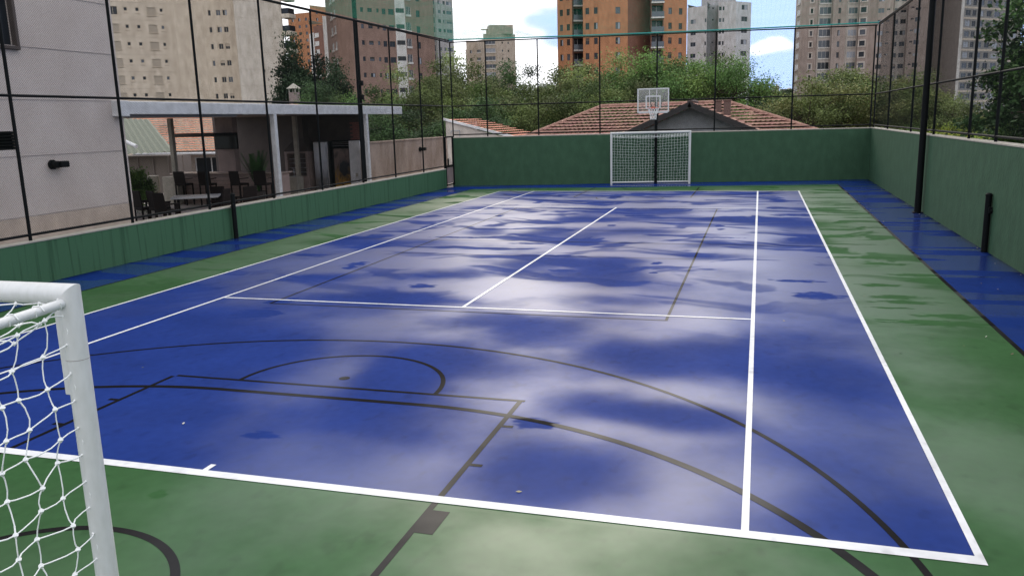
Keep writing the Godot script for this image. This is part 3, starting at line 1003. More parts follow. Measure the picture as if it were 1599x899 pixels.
func tower(called: String, label: String, pts: Array, hi: float, depth: float, specs: Array, yc: float, fl: float, roof: Material, seed_: int, lo := -3.0, group := "apartment towers round the court") -> Node3D:
	var b := thing(called)
	var r := RandomNumberGenerator.new()
	r.seed = seed_
	for i in pts.size() - 1:
		var s: Dictionary = specs[i]
		facade(b, pts[i], pts[i + 1], lo, s.get("hi", hi), s.wall, yc + s.get("dy", 0.0), fl, s.get("cols", []), r, s.get("bands", 0.0))
	# sides and back, blind
	var away: Vector2 = ((pts[0] + pts[-1]) / 2 - Vector2(4.1, 5.0)).normalized() * depth
	var mb := MB.new()
	for q in [[pts[-1], pts[-1] + away], [pts[-1] + away, pts[0] + away], [pts[0] + away, pts[0]]]:
		var p := Vector3(q[0].x, lo, q[0].y)
		var t := Vector3(q[1].x, lo, q[1].y)
		var up: Vector3 = Vector3.UP * ((specs[-1].get("hi", hi) if q[0] == pts[-1] else specs[0].get("hi", hi)) - lo)
		mb.quad(p, t, t + up, p + up)
	part(mb, "wall", specs[0].wall, b)
	var rf := MB.new()
	var c0: Vector2 = (pts[0] + pts[-1]) / 2 + away
	for i in pts.size() - 1:
		var hh: float = specs[i].get("hi", hi)
		rf.tri(Vector3(pts[i].x, hh, pts[i].y), Vector3(pts[i + 1].x, hh, pts[i + 1].y), Vector3(c0.x, hh, c0.y))
	rf.quad(Vector3(pts[0].x, hi, pts[0].y), Vector3(c0.x, hi, c0.y), Vector3((pts[0] + away).x, hi, (pts[0] + away).y), Vector3(pts[0].x, hi, pts[0].y))
	rf.tri(Vector3(pts[-1].x, hi, pts[-1].y), Vector3((pts[-1] + away).x, hi, (pts[-1] + away).y), Vector3(c0.x, hi, c0.y))
	part(rf, "roof", roof, b)
	tag(b, label, "apartment tower", group)
	return b

func towers() -> void:
	var D: Material = M.glass_dark
	var G: Material = M.glass_mid
	var soft: Texture2D = M.soft
	var stain := noise_tex(0.02, 41, Color(0.80, 0.78, 0.76), Color.WHITE)
	var v := Vector3(0.10, 0.03, 0.10)
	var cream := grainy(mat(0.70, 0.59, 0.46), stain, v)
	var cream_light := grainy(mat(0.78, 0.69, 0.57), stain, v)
	var cream_frame := mat(0.44, 0.36, 0.27)
	var shutter := mat(0.40, 0.33, 0.25)
	var white := grainy(mat(0.78, 0.75, 0.70), stain, v)
	var brown := grainy(mat(0.335, 0.21, 0.16), stain, v)
	var dark_frame := mat(0.05, 0.045, 0.04)
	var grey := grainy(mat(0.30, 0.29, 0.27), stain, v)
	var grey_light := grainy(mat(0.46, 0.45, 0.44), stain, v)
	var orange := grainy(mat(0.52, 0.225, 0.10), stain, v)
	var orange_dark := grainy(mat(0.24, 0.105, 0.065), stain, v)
	var sand := grainy(mat(0.60, 0.50, 0.40), stain, v)
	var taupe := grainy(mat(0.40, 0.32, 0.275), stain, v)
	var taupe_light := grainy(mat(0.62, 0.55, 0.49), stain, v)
	var stone := grainy(mat(0.46, 0.41, 0.37), noise_tex(0.03, 43, Color(0.78, 0.76, 0.74), Color.WHITE), Vector3(0.3, 0.02, 0.3))
	var V := func(x: float, z: float) -> Vector2: return Vector2(x, z)
	# cream tower on the left
	var t1 := tower("apartment_tower", "cream tower with small square black windows behind the patio roof", [V.call(-106.1, -110.0), V.call(-94.6, -122.0), V.call(-90.5, -124.3), V.call(-85.2, -125.9), V.call(-82.7, -122.3), V.call(-78.2, -130.1)], 62.0, 22.0, [
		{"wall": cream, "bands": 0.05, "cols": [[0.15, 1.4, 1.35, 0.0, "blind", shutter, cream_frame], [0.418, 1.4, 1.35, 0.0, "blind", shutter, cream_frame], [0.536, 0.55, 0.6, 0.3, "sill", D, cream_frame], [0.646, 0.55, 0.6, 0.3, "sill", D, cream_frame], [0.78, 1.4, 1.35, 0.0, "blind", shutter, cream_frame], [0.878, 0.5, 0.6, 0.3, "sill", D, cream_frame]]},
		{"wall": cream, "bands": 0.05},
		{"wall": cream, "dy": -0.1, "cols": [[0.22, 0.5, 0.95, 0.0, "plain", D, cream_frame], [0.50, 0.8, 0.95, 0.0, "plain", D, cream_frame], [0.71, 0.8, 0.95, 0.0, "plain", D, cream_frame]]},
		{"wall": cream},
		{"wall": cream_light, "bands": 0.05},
	], 11.23, 2.85, grey, 1)
	var bl := MB.new()
	var br := MB.new()
	for k in 19:
		var y := 4.2 + 2.95 * k
		bl.bbox(Vector3(-77.5, y, -131.0), Vector3(1.7, 0.75, 2.4), 0.1)
		br.box(Vector3(-77.6, y + 0.9, -131.0), Vector3(1.5, 0.9, 2.0))
	part(bl, "balcony_parapet", cream_light, t1)
	part(br, "balcony_glazing", D, t1)
	# brown tower
	var t2 := tower("apartment_tower", "brown tower with a column of white panels seen through the fence", [V.call(-76.2, -142.4), V.call(-69.4, -133.7), V.call(-65.0, -130.8), V.call(-59.76, -137.7), V.call(-58.33, -138.9), V.call(-57.7, -140.2), V.call(-55.6, -146.0)], 58.0, 22.0, [
		{"wall": brown, "cols": [[0.55, 1.6, 1.5, 0.0, "glazed", D, white], [0.86, 1.1, 1.5, 0.0, "glazed", D, white]]},
		{"wall": brown},
		{"wall": brown, "cols": [[0.24, 0.55, 0.8, 0.1, "plain", D, dark_frame], [0.42, 0.9, 0.7, 0.1, "plain", D, dark_frame], [0.60, 0.45, 0.7, 0.1, "plain", D, dark_frame], [0.74, 0.75, 1.0, 0.0, "plain", D, dark_frame], [0.91, 1.15, 1.0, 0.0, "plain", D, dark_frame]]},
		{"wall": white, "cols": [[0.5, 1.55, 0.8, 0.3, "plain", D, dark_frame]]},
		{"wall": brown, "cols": [[0.5, 1.1, 1.7, 0.2, "glazed", D, white]]},
		{"wall": brown, "cols": [[0.30, 1.0, 1.2, 0.0, "plain", D, dark_frame]]},
	], 8.39, 2.79, grey, 2)
	t2.set_meta("n_wall", 9)
	# grey tower with balconies
	tower("apartment_tower", "grey tower with dark balconies and striped window bands, right behind the brown tower", [V.call(-102.7, -250.0), V.call(-95.4, -248.9), V.call(-92.5, -256.3)], 80.0, 24.0, [
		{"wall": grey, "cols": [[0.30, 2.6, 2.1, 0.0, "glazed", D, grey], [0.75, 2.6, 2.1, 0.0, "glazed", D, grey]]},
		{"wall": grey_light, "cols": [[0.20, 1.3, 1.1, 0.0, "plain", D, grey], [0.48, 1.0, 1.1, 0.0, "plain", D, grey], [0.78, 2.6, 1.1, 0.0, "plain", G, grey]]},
	], 8.6, 2.85, grey, 3, -3.0)
	# pale block in the middle distance
	var t4 := tower("apartment_tower", "small pale block with a stepped top showing above the trees", [V.call(-103.2, -298.5), V.call(-100.3, -301.0), V.call(-96.3, -298.4), V.call(-91.5, -299.9), V.call(-86.3, -306.8)], 32.6, 16.0, [
		{"wall": sand, "hi": 32.6, "cols": [[0.5, 1.0, 1.2, 0.0, "plain", D, sand]]},
		{"wall": sand, "hi": 32.6, "cols": [[0.4, 2.2, 1.3, 0.0, "glazed", G, white]]},
		{"wall": sand, "hi": 34.6, "cols": [[0.5, 3.9, 1.7, 0.0, "glazed", G, white]]},
		{"wall": sand, "hi": 34.6, "cols": [[0.3, 0.7, 0.8, 0.0, "plain", D, sand], [0.62, 0.7, 0.8, 0.0, "plain", D, sand]]},
		{"wall": sand, "cols": [[0.22, 0.7, 0.8, 0.0, "plain", D, sand], [0.55, 0.7, 0.8, 0.0, "plain", D, sand]]},
	].slice(0, 4), 28.5, 2.9, sand, 4)
	var ph := MB.new()
	ph.box(Vector3(-91.5, 36.2, -304.5), Vector3(9.0, 3.2, 6.0), Color.WHITE, Basis(Vector3.UP, 0.45))
	ph.box(Vector3(-96.5, 35.6, -303.5), Vector3(0.4, 2.6, 0.4)); ph.box(Vector3(-97.0, 36.6, -303.0), Vector3(3.2, 0.4, 0.4), Color.WHITE, Basis(Vector3.UP, 0.45))
	part(ph, "penthouse", sand, t4)
	var ob := MB.new()
	ob.box(Vector3(-107.5, 13.5, -318.0), Vector3(5.0, 33.0, 9.0), Color.WHITE, Basis(Vector3.UP, 0.3))
	ob.box(Vector3(-107.5, 30.3, -318.0), Vector3(5.3, 0.5, 9.3), Color.WHITE, Basis(Vector3.UP, 0.3))
	tag(part(ob, "apartment_block", sand), "narrow pale block just right of the grey tower", "apartment block")
	# orange tower
	var of := mat(0.10, 0.07, 0.05)
	tower("apartment_tower", "orange brick tower with columns of balconies behind the big round trees", [V.call(-36.0, -164.3), V.call(-32.7, -163.1), V.call(-33.0, -166.0), V.call(-31.2, -166.8), V.call(-30.6, -163.7), V.call(-27.4, -163.6), V.call(-22.0, -166.3), V.call(-18.6, -173.8), V.call(-17.7, -168.6), V.call(-15.2, -169.4), V.call(-15.3, -170.4), V.call(-11.1, -174.9)], 60.0, 22.0, [
		{"wall": orange, "cols": [[0.28, 0.75, 1.25, 0.0, "plain", D, of], [0.74, 0.75, 1.25, 0.0, "plain", D, of]]},
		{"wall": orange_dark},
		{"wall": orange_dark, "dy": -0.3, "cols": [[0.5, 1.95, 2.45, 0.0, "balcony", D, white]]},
		{"wall": orange},
		{"wall": orange, "cols": [[0.28, 0.75, 1.25, 0.0, "plain", D, of], [0.82, 0.75, 1.25, 0.0, "plain", D, of]]},
		{"wall": orange, "cols": [[0.66, 1.0, 1.3, 0.0, "plain", D, of]]},
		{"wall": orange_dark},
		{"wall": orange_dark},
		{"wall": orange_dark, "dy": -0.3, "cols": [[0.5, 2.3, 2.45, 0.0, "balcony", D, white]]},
		{"wall": orange},
		{"wall": orange, "cols": [[0.27, 0.95, 1.25, 0.0, "plain", D, of], [0.72, 0.95, 1.25, 0.0, "plain", D, of]]},
	], 14.9, 2.9, grey, 5)
	# white tower right of it
	var wg := grainy(mat(0.64, 0.64, 0.64), stain, v)
	var wd := grainy(mat(0.42, 0.42, 0.43), stain, v)
	var t6 := tower("apartment_tower", "white and grey tower with a dark central strip, right of the orange tower", [V.call(-15.3, -226.5), V.call(-10.1, -223.8), V.call(-10.2, -229.0), V.call(-7.6, -229.6), V.call(-7.3, -225.6), V.call(-2.8, -225.9), V.call(0.86, -230.2)], 31.4, 18.0, [
		{"wall": wg, "hi": 30.6, "cols": [[0.30, 1.6, 1.1, 0.0, "plain", D, wd], [0.93, 0.5, 1.0, 0.0, "plain", D, wd]]},
		{"wall": wd, "cols": [[0.6, 0.8, 0.8, 0.0, "plain", D, wd]]},
		{"wall": wd, "cols": [[0.5, 0.5, 0.5, 0.6, "plain", D, wd]]},
		{"wall": wd},
		{"wall": wg, "cols": [[0.10, 0.7, 1.0, 0.0, "plain", D, wd], [0.28, 0.5, 1.0, 0.0, "plain", D, wd]]},
		{"wall": wg, "cols": [[0.55, 2.3, 1.25, 0.2, "plain", D, wd]]},
	], 9.52, 2.9, wg, 6)
	var core := MB.new()
	core.box(Vector3(-8.0, 34.2, -238.0), Vector3(9.0, 6.4, 9.0), Color.WHITE, Basis(Vector3.UP, 0.06))
	core.box(Vector3(-8.0, 37.5, -238.0), Vector3(9.5, 0.3, 9.5), Color.WHITE, Basis(Vector3.UP, 0.06))
	for k in 3: core.box(Vector3(-10.4 + k * 2.2, 34.6, -233.35), Vector3(0.9, 1.0, 0.1), Color(0.3, 0.3, 0.3))
	part(core, "lift_core", wd, t6)
	# right-hand group
	tower("apartment_tower", "tall taupe tower with pale framed windows and stacked glazed balconies, behind the far wall corner", [V.call(12.6, -247.8), V.call(13.9, -241.7), V.call(17.9, -240.7), V.call(18.4, -244.0), V.call(22.0, -245.0), V.call(22.0, -243.0), V.call(25.6, -245.1), V.call(26.1, -247.0), V.call(28.9, -247.6), V.call(28.9, -245.5), V.call(31.4, -244.7), V.call(33.1, -243.1)], 82.0, 24.0, [
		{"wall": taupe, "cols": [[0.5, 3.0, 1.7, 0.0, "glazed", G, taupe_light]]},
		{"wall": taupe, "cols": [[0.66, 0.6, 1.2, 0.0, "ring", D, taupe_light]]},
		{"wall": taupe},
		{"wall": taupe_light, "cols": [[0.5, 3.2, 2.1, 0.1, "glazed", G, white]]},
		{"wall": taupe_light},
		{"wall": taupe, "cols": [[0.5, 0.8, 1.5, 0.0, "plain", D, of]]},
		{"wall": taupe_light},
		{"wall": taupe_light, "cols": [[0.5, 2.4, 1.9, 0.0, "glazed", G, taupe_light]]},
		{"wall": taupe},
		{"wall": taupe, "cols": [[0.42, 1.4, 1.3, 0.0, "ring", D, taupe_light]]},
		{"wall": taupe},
	], 12.05, 2.91, taupe, 7)
	tower("apartment_tower", "brown and cream tower with rows of plain windows above the corner of the mesh fence", [V.call(33.0, -243.4), V.call(37.0, -243.1), V.call(37.6, -245.0), V.call(40.8, -245.3), V.call(40.6, -242.0), V.call(45.9, -240.4)], 82.0, 24.0, [
		{"wall": taupe, "cols": [[0.28, 1.5, 1.2, 0.0, "plain", G, taupe], [0.72, 0.8, 0.5, 0.2, "plain", D, taupe]]},
		{"wall": taupe},
		{"wall": taupe_light, "cols": [[0.18, 1.0, 1.2, 0.0, "plain", G, taupe], [0.72, 1.4, 1.2, 0.0, "plain", G, taupe]]},
		{"wall": taupe},
		{"wall": taupe, "cols": [[0.18, 0.8, 0.5, 0.2, "plain", D, taupe], [0.42, 1.4, 1.2, 0.0, "plain", G, taupe]]},
	], 11.41, 2.9, taupe, 8)
	var t9 := tower("apartment_tower", "tower with a blank stone coloured side and grey rows of windows, behind the leafy tree", [V.call(50.1, -262.1), V.call(55.5, -254.0), V.call(56.3, -254.2), V.call(75.0, -272.5)], 84.0, 26.0, [
		{"wall": stone},
		{"wall": white},
		{"wall": grey, "cols": [[0.07, 2.2, 1.5, 0.0, "plain", G, grey_light], [0.17, 1.6, 1.5, 0.0, "plain", D, grey], [0.28, 2.6, 1.5, 0.0, "plain", G, grey_light], [0.42, 2.2, 1.5, 0.0, "plain", D, grey], [0.56, 2.6, 1.5, 0.0, "plain", G, grey_light], [0.72, 2.2, 1.5, 0.0, "plain", G, grey], [0.88, 2.6, 1.5, 0.0, "plain", G, grey]], "bands": 0.5},
	], 3.2, 2.78, grey, 9, 1.2)
	var pod := MB.new()
	pod.box(Vector3(64.0, -0.9, -262.0), Vector3(34.0, 4.2, 16.0), Color.WHITE, Basis(Vector3.UP, -0.72))
	part(pod, "podium", grey_light, t9)
	# small far blocks on the left
	tower("apartment_tower", "distant orange tower peeping over the dark trees on the left", [V.call(-195.7, -327.6), V.call(-183.6, -325.7), V.call(-179.5, -338.0)], 50.6, 14.0, [
		{"wall": orange, "cols": [[0.2, 1.2, 1.3, 0.0, "plain", D, of], [0.5, 1.2, 1.3, 0.0, "plain", D, of], [0.8, 1.2, 1.3, 0.0, "plain", D, of]]},
		{"wall": orange, "hi": 53.5, "cols": [[0.3, 1.2, 1.3, 0.0, "plain", D, of], [0.7, 1.2, 1.3, 0.0, "plain", D, of]]},
	], 27.6, 2.9, orange_dark, 10)
	tower("apartment_tower", "narrow white and dark red tower with small windows, half hidden by the brown tower", [V.call(-157.5, -278.0), V.call(-153.3, -273.9), V.call(-147.3, -270.2), V.call(-144.5, -278.0)], 41.0, 14.0, [
		{"wall": white, "hi": 36.0},
		{"wall": orange_dark, "hi": 38.0, "cols": [[0.3, 3.0, 1.6, 0.3, "glazed", white, white]]},
		{"wall": white, "cols": [[0.35, 0.9, 1.0, 0.0, "plain", D, of]]},
	], 20.0, 2.9, white, 11)

# ---------------------------------------------------------------- roofs
# a tiled slope: p0-p1 the eave (left to right seen from outside), u the vector up the slope
func tile_slope(mb: MB, p0: Vector3, p1: Vector3, q0: Vector3, q1: Vector3, col: Color, seed_: int, course := 0.36, wide := 0.24) -> void:
	var r := RandomNumberGenerator.new()
	r.seed = seed_
	var up := ((q0 + q1) / 2 - (p0 + p1) / 2)
	var rows := int(up.length() / course)
	var nrm := (p1 - p0).cross(q0 - p0)
	if nrm.length() < 0.001: nrm = (p1 - p0).cross(q1 - p0)
	nrm = nrm.normalized()
	for j in rows:
		var a := p0.lerp(q0, float(j) / rows)
		var b := p1.lerp(q1, float(j) / rows)
		var c := p0.lerp(q0, float(j + 1) / rows)
		var d := p1.lerp(q1, float(j + 1) / rows)
		var n := maxi(1, int((b - a).length() / wide))
		for i in n:
			var k := r.randf_range(0.84, 1.12)
			var cc := Color(col.r * k, col.g * k * r.randf_range(0.9, 1.08), col.b * k)
			if r.randf() < 0.03: cc = cc.darkened(0.35)
			var f0 := float(i) / n
			var f1 := float(i + 1) / n
			var fm := (f0 * 0.42 + f1 * 0.58)
			var l := r.randf_range(0.075, 0.10)
			var A := a.lerp(b, f0) + nrm * l * 0.88
			var Bm := a.lerp(b, fm) + nrm * (l + 0.022)
			var C := a.lerp(b, f1) + nrm * l * 0.88
			var D2 := c.lerp(d, f0) + nrm * 0.004
			var Em := c.lerp(d, fm) + nrm * 0.024
			var F := c.lerp(d, f1) + nrm * 0.004
			mb.quad(A, Bm, Em, D2, cc); mb.quad(Bm, C, F, Em, cc)

func ridge_tiles(mb: MB, a: Vector3, b: Vector3, col: Color, r := 0.11) -> void:
	var n := int((b - a).length() / 0.38)
	for k in n:
		mb.tube(a.lerp(b, float(k) / n) + Vector3.UP * 0.02, a.lerp(b, float(k + 1.08) / n) + Vector3.UP * 0.05, r, r * 0.85, 8, Color(col.r, col.g, col.b) * (0.8 + 0.3 * fmod(k * 0.618, 1.0)))

func houses() -> void:
	var tc := Color(0.335, 0.19, 0.145)
	var h := thing("tiled_house")
	var rl := Vector3(-4.15, 3.27, -40.0)
	var rr := Vector3(2.45, 3.30, -40.0)
	var el := Vector3(-9.0, 1.20, -35.4)
	var er := Vector3(8.4, 1.22, -35.4)
	var bl := Vector3(-9.0, 1.20, -44.6)
	var br := Vector3(8.4, 1.22, -44.6)
	for q in [[el, er, rl, rr], [er, br, rr, rr], [br, bl, rr, rl], [bl, el, rl, rl]]:
		var mb := MB.new()
		tile_slope(mb, q[0], q[1], q[2], q[3], tc, 5)
		tag(part(mb, "roof_tiles", M.tile, h), "", "", "", "stuff")
	var rg := MB.new()
	ridge_tiles(rg, rl, rr, tc); ridge_tiles(rg, el, rl, tc); ridge_tiles(rg, er, rr, tc)
	part(rg, "ridge_tiles", M.tile, h)
	var wl := MB.new()
	wl.box(Vector3(-0.3, -1.0, -40.0), Vector3(16.4, 4.0, 8.2))
	part(wl, "wall", M.soffit, h)
	# front gable
	var gx := 0.92
	var gm := MB.new()
	var pk := Vector3(gx, 3.05, -35.3)
	gm.tri(Vector3(-3.6, 1.0, -35.3), Vector3(5.5, 1.0, -35.3), pk)
	gm.quad(Vector3(-3.6, -3.0, -35.3), Vector3(5.5, -3.0, -35.3), Vector3(5.5, 1.0, -35.3), Vector3(-3.6, 1.0, -35.3))
	part(gm, "gable_wall", grainy(mat(0.27, 0.27, 0.27), M.soft, Vector3(0.4, 0.4, 0.4)), h)
	var gr := MB.new()
	tile_slope(gr, Vector3(-4.3, 0.98, -39.5), Vector3(-4.3, 0.98, -34.75), Vector3(gx, 3.26, -39.5), Vector3(gx, 3.26, -34.75), tc, 6)
	tile_slope(gr, Vector3(6.1, 0.98, -34.75), Vector3(6.1, 0.98, -39.5), Vector3(gx, 3.26, -34.75), Vector3(gx, 3.26, -39.5), tc, 7)
	tag(part(gr, "gable_tiles", M.tile, h), "", "", "", "stuff")
	var dk := mat(0.028, 0.024, 0.022)
	for s in [-1.0, 1.0]:
		var bb := MB.new()
		var foot := Vector3(gx + s * 5.2, 0.92, -34.72)
		var top := Vector3(gx, 3.18, -34.72)
		var d := (top - foot).normalized()
		bb.box((foot + top) / 2, Vector3((top - foot).length() + 0.1, 0.26, 0.06), Color.WHITE, Basis(d, Vector3(0, 0, 1).cross(d), Vector3(0, 0, 1)))
		bb.box((foot + top) / 2 + Vector3(0, -0.08, -0.28), Vector3((top - foot).length() + 0.1, 0.03, 0.5), Color.WHITE, Basis(d, Vector3(0, 0, 1).cross(d), Vector3(0, 0, 1)))
		part(bb, "bargeboard", dk, h)
	var rt := MB.new()
	ridge_tiles(rt, Vector3(gx, 3.30, -34.7), Vector3(gx, 3.30, -39.4), Color(0.12, 0.09, 0.08))
	part(rt, "gable_ridge", M.tile, h)
	for x in [2.02, 2.48]:
		var ch := MB.new()
		ch.box(Vector3(x, 2.85, -38.6), Vector3(0.34, 1.0, 0.40))
		ch.bbox(Vector3(x, 3.38, -38.6), Vector3(0.42, 0.07, 0.48), 0.01)
		part(ch, "chimney", mat(0.13, 0.08, 0.065), h)
	tag(h, "house with a red tiled hip roof and grey gable just behind the far wall", "house")
	# small shed-roofed house at the left
	var s := thing("tiled_house")
	var a := Vector3(-7.2, 1.60, -36.0)
	var b := Vector3(-7.2, 1.60, -41.0)
	var c := Vector3(-11.75, 2.80, -36.0)
	var d2 := Vector3(-11.75, 2.80, -41.0)
	var tm := MB.new()
	tile_slope(tm, a, b, c, d2, Color(0.50, 0.215, 0.14), 8, 0.40, 0.40)
	tag(part(tm, "roof_tiles", M.tile, s), "", "", "", "stuff")
	var w2 := MB.new()
	w2.quad(Vector3(-11.7, -3, -36.0), Vector3(-7.4, -3, -36.0), Vector3(-7.4, 1.55, -36.0), Vector3(-11.7, 2.70, -36.0))
	w2.quad(Vector3(-11.7, -3, -41.0), Vector3(-11.7, -3, -36.0), Vector3(-11.7, 2.70, -36.0), Vector3(-11.7, 2.70, -41.0))
	w2.quad(Vector3(-7.4, -3, -36.0), Vector3(-7.4, -3, -41.0), Vector3(-7.4, 1.55, -41.0), Vector3(-7.4, 1.55, -36.0))
	part(w2, "wall", grainy(mat(0.60, 0.53, 0.46), M.soft, Vector3(0.4, 0.2, 0.4)), s)
	var vg := MB.new()
	var e0 := Vector3(-11.85, 2.84, -35.95)
	var e1 := Vector3(-7.1, 1.60, -35.95)
	var dd := (e1 - e0).normalized()
	vg.box((e0 + e1) / 2, Vector3((e1 - e0).length(), 0.12, 0.10), Color.WHITE, Basis(dd, Vector3(0, 0, 1).cross(dd), Vector3(0, 0, 1)))
	part(vg, "verge", M.white_paint, s)
	var pp := MB.new()
	pp.path([Vector3(-10.9, 1.0, -35.9), Vector3(-10.9, 2.22, -35.9), Vector3(-11.35, 2.22, -35.9), Vector3(-11.4, 2.1, -35.9)], 0.025, 6)
	part(pp, "pipe", mat(0.3, 0.3, 0.3), s)
	tag(s, "small pale house with a sloping orange tile roof by the corner gate", "house")
	# house with orange roof seen through the patio
	var n := thing("tiled_house")
	var nm := MB.new()
	tile_slope(nm, Vector3(-25.6, 1.58, -29.3), Vector3(-18.2, 1.50, -31.7), Vector3(-30.2, 4.0, -34.6), Vector3(-21.5, 3.9, -38.0), Color(0.56, 0.225, 0.13), 12, 0.34, 0.26)
	tag(part(nm, "roof_tiles", M.tile, n), "", "", "", "stuff")
	var gt := MB.new()
	gt.tube(Vector3(-25.7, 1.50, -29.15), Vector3(-18.2, 1.42, -31.55), 0.07, 0.07, 8)
	part(gt, "gutter", M.white_paint, n)
	var wd := Vector3(7.4, 0, -2.4).normalized()
	var wo := wd.cross(Vector3.UP)
	var wm := MB.new()
	holed_wall(wm, Vector3(-25.4, 0, -29.8), wd, wo, 7.4, -3.0, 1.6, [[2.3, 5.6, 0.35, 1.28]], 0.15)
	part(wm, "wall", grainy(mat(0.42, 0.34, 0.28), M.soft, Vector3(0.4, 0.4, 0.4)), n)
	put(window_mesh(1.62, 0.93, "plain", M.glass_dark, M.white_paint), "window", n, Transform3D(Basis(wd, Vector3.UP, wo), Vector3(-25.4, 0.815, -29.8) + wd * 3.12))
	put(window_mesh(1.62, 0.93, "plain", M.glass_mid, M.white_paint), "window", n, Transform3D(Basis(wd, Vector3.UP, wo), Vector3(-25.4, 0.815, -29.8) + wd * 4.78))
	tag(n, "house with a bright orange tile roof seen under the patio roof", "house")
	# green metal roofed shed
	var g := thing("metal_roofed_shed")
	var rm := MB.new()
	var P0 := Vector3(-25.5, 1.55, -25.6)
	var P1 := Vector3(-21.2, 1.66, -26.6)
	var Q0 := Vector3(-27.5, 3.35, -27.6)
	var Q1 := Vector3(-24.0, 3.15, -28.5)
	for k in 14:
		var f := k / 14.0
		var f2 := (k + 1) / 14.0
		rm.quad(P0.lerp(P1, f), P0.lerp(P1, (f + f2) / 2) + Vector3.UP * 0.06, Q0.lerp(Q1, (f + f2) / 2) + Vector3.UP * 0.06, Q0.lerp(Q1, f))
		rm.quad(P0.lerp(P1, (f + f2) / 2) + Vector3.UP * 0.06, P0.lerp(P1, f2), Q0.lerp(Q1, f2), Q0.lerp(Q1, (f + f2) / 2) + Vector3.UP * 0.06)
	part(rm, "roof_sheet", mat(0.155, 0.165, 0.11, 0.5), g)
	var bd := MB.new()
	bd.tube(Vector3(-24.6, 2.72, -26.0), Vector3(-22.4, 1.98, -25.6), 0.09, 0.09, 8)
	part(bd, "gutter", M.white_paint, g)
	var hw := MB.new()
	hw.box(Vector3(-24.0, -0.7, -27.6), Vector3(4.2, 4.4, 1.6), Color.WHITE, Basis(Vector3.UP, 0.24))
	for k in 6:
		hw.box(Vector3(-24.9 + k * 0.7, 0.6, -26.55 - k * 0.16), Vector3(0.06, 1.8, 0.06))
	part(hw, "wall", mat(0.15, 0.12, 0.10), g)
	tag(g, "low shed with a grey green metal roof, just right of the beige building", "shed")

# ---------------------------------------------------------------- beige building, patio and its furniture
func chair_mesh(high: bool) -> Node3D:
	var o := Node3D.new()
	add_child(o)
	var sh := 0.74 if high else 0.44
	var st := MB.new()
	st.bbox(Vector3(0, sh, 0), Vector3(0.46, 0.07, 0.46), 0.015)
	part(st, "seat", M.wicker, o)
	var bk := MB.new()
	bk.bbox(Vector3(0, sh + (0.25 if high else 0.28), -0.22), Vector3(0.46, 0.44 if high else 0.50, 0.04), 0.012, Color.WHITE, Basis(Vector3.RIGHT, -0.12))
	part(bk, "backrest", M.wicker, o)
	for x in [-0.2, 0.2]:
		for z in [-0.2, 0.2]:
			var l := MB.new()
			l.bbox(Vector3(x, sh / 2 - 0.02, z), Vector3(0.045, sh - 0.03, 0.045), 0.006)
			part(l, "leg", M.wicker, o)
		var ar := MB.new()
		if high:
			ar.box(Vector3(x, 0.28, 0), Vector3(0.03, 0.03, 0.36))
			ar.bbox(Vector3(x * 1.1, sh + 0.2, 0.0), Vector3(0.035, 0.03, 0.42), 0.006)
			part(ar, "rail", M.wicker, o)
		else:
			ar.bbox(Vector3(x * 1.15, sh + 0.20, 0.0), Vector3(0.05, 0.04, 0.46), 0.008)
			ar.box(Vector3(x * 1.15, sh + 0.08, 0.18), Vector3(0.05, 0.20, 0.04))
			part(ar, "armrest", M.wicker, o)
	return o

func wall_lamp(at: Vector3, label: String) -> void:
	var o := thing("wall_lamp", at)
	var a := MB.new()
	a.tube(Vector3(0, 0, 0), Vector3(0.05, 0, 0), 0.10, 0.10, 14)
	part(a, "backplate", M.black_metal, o)
	var b := MB.new()
	b.tube(Vector3(0.05, 0, 0), Vector3(0.16, 0, -0.02), 0.07, 0.075, 12)
	b.bbox(Vector3(0.14, 0.0, -0.16), Vector3(0.16, 0.13, 0.22), 0.02)
	part(b, "lamp_head", M.black_metal, o)
	tag(o, label, "lamp")

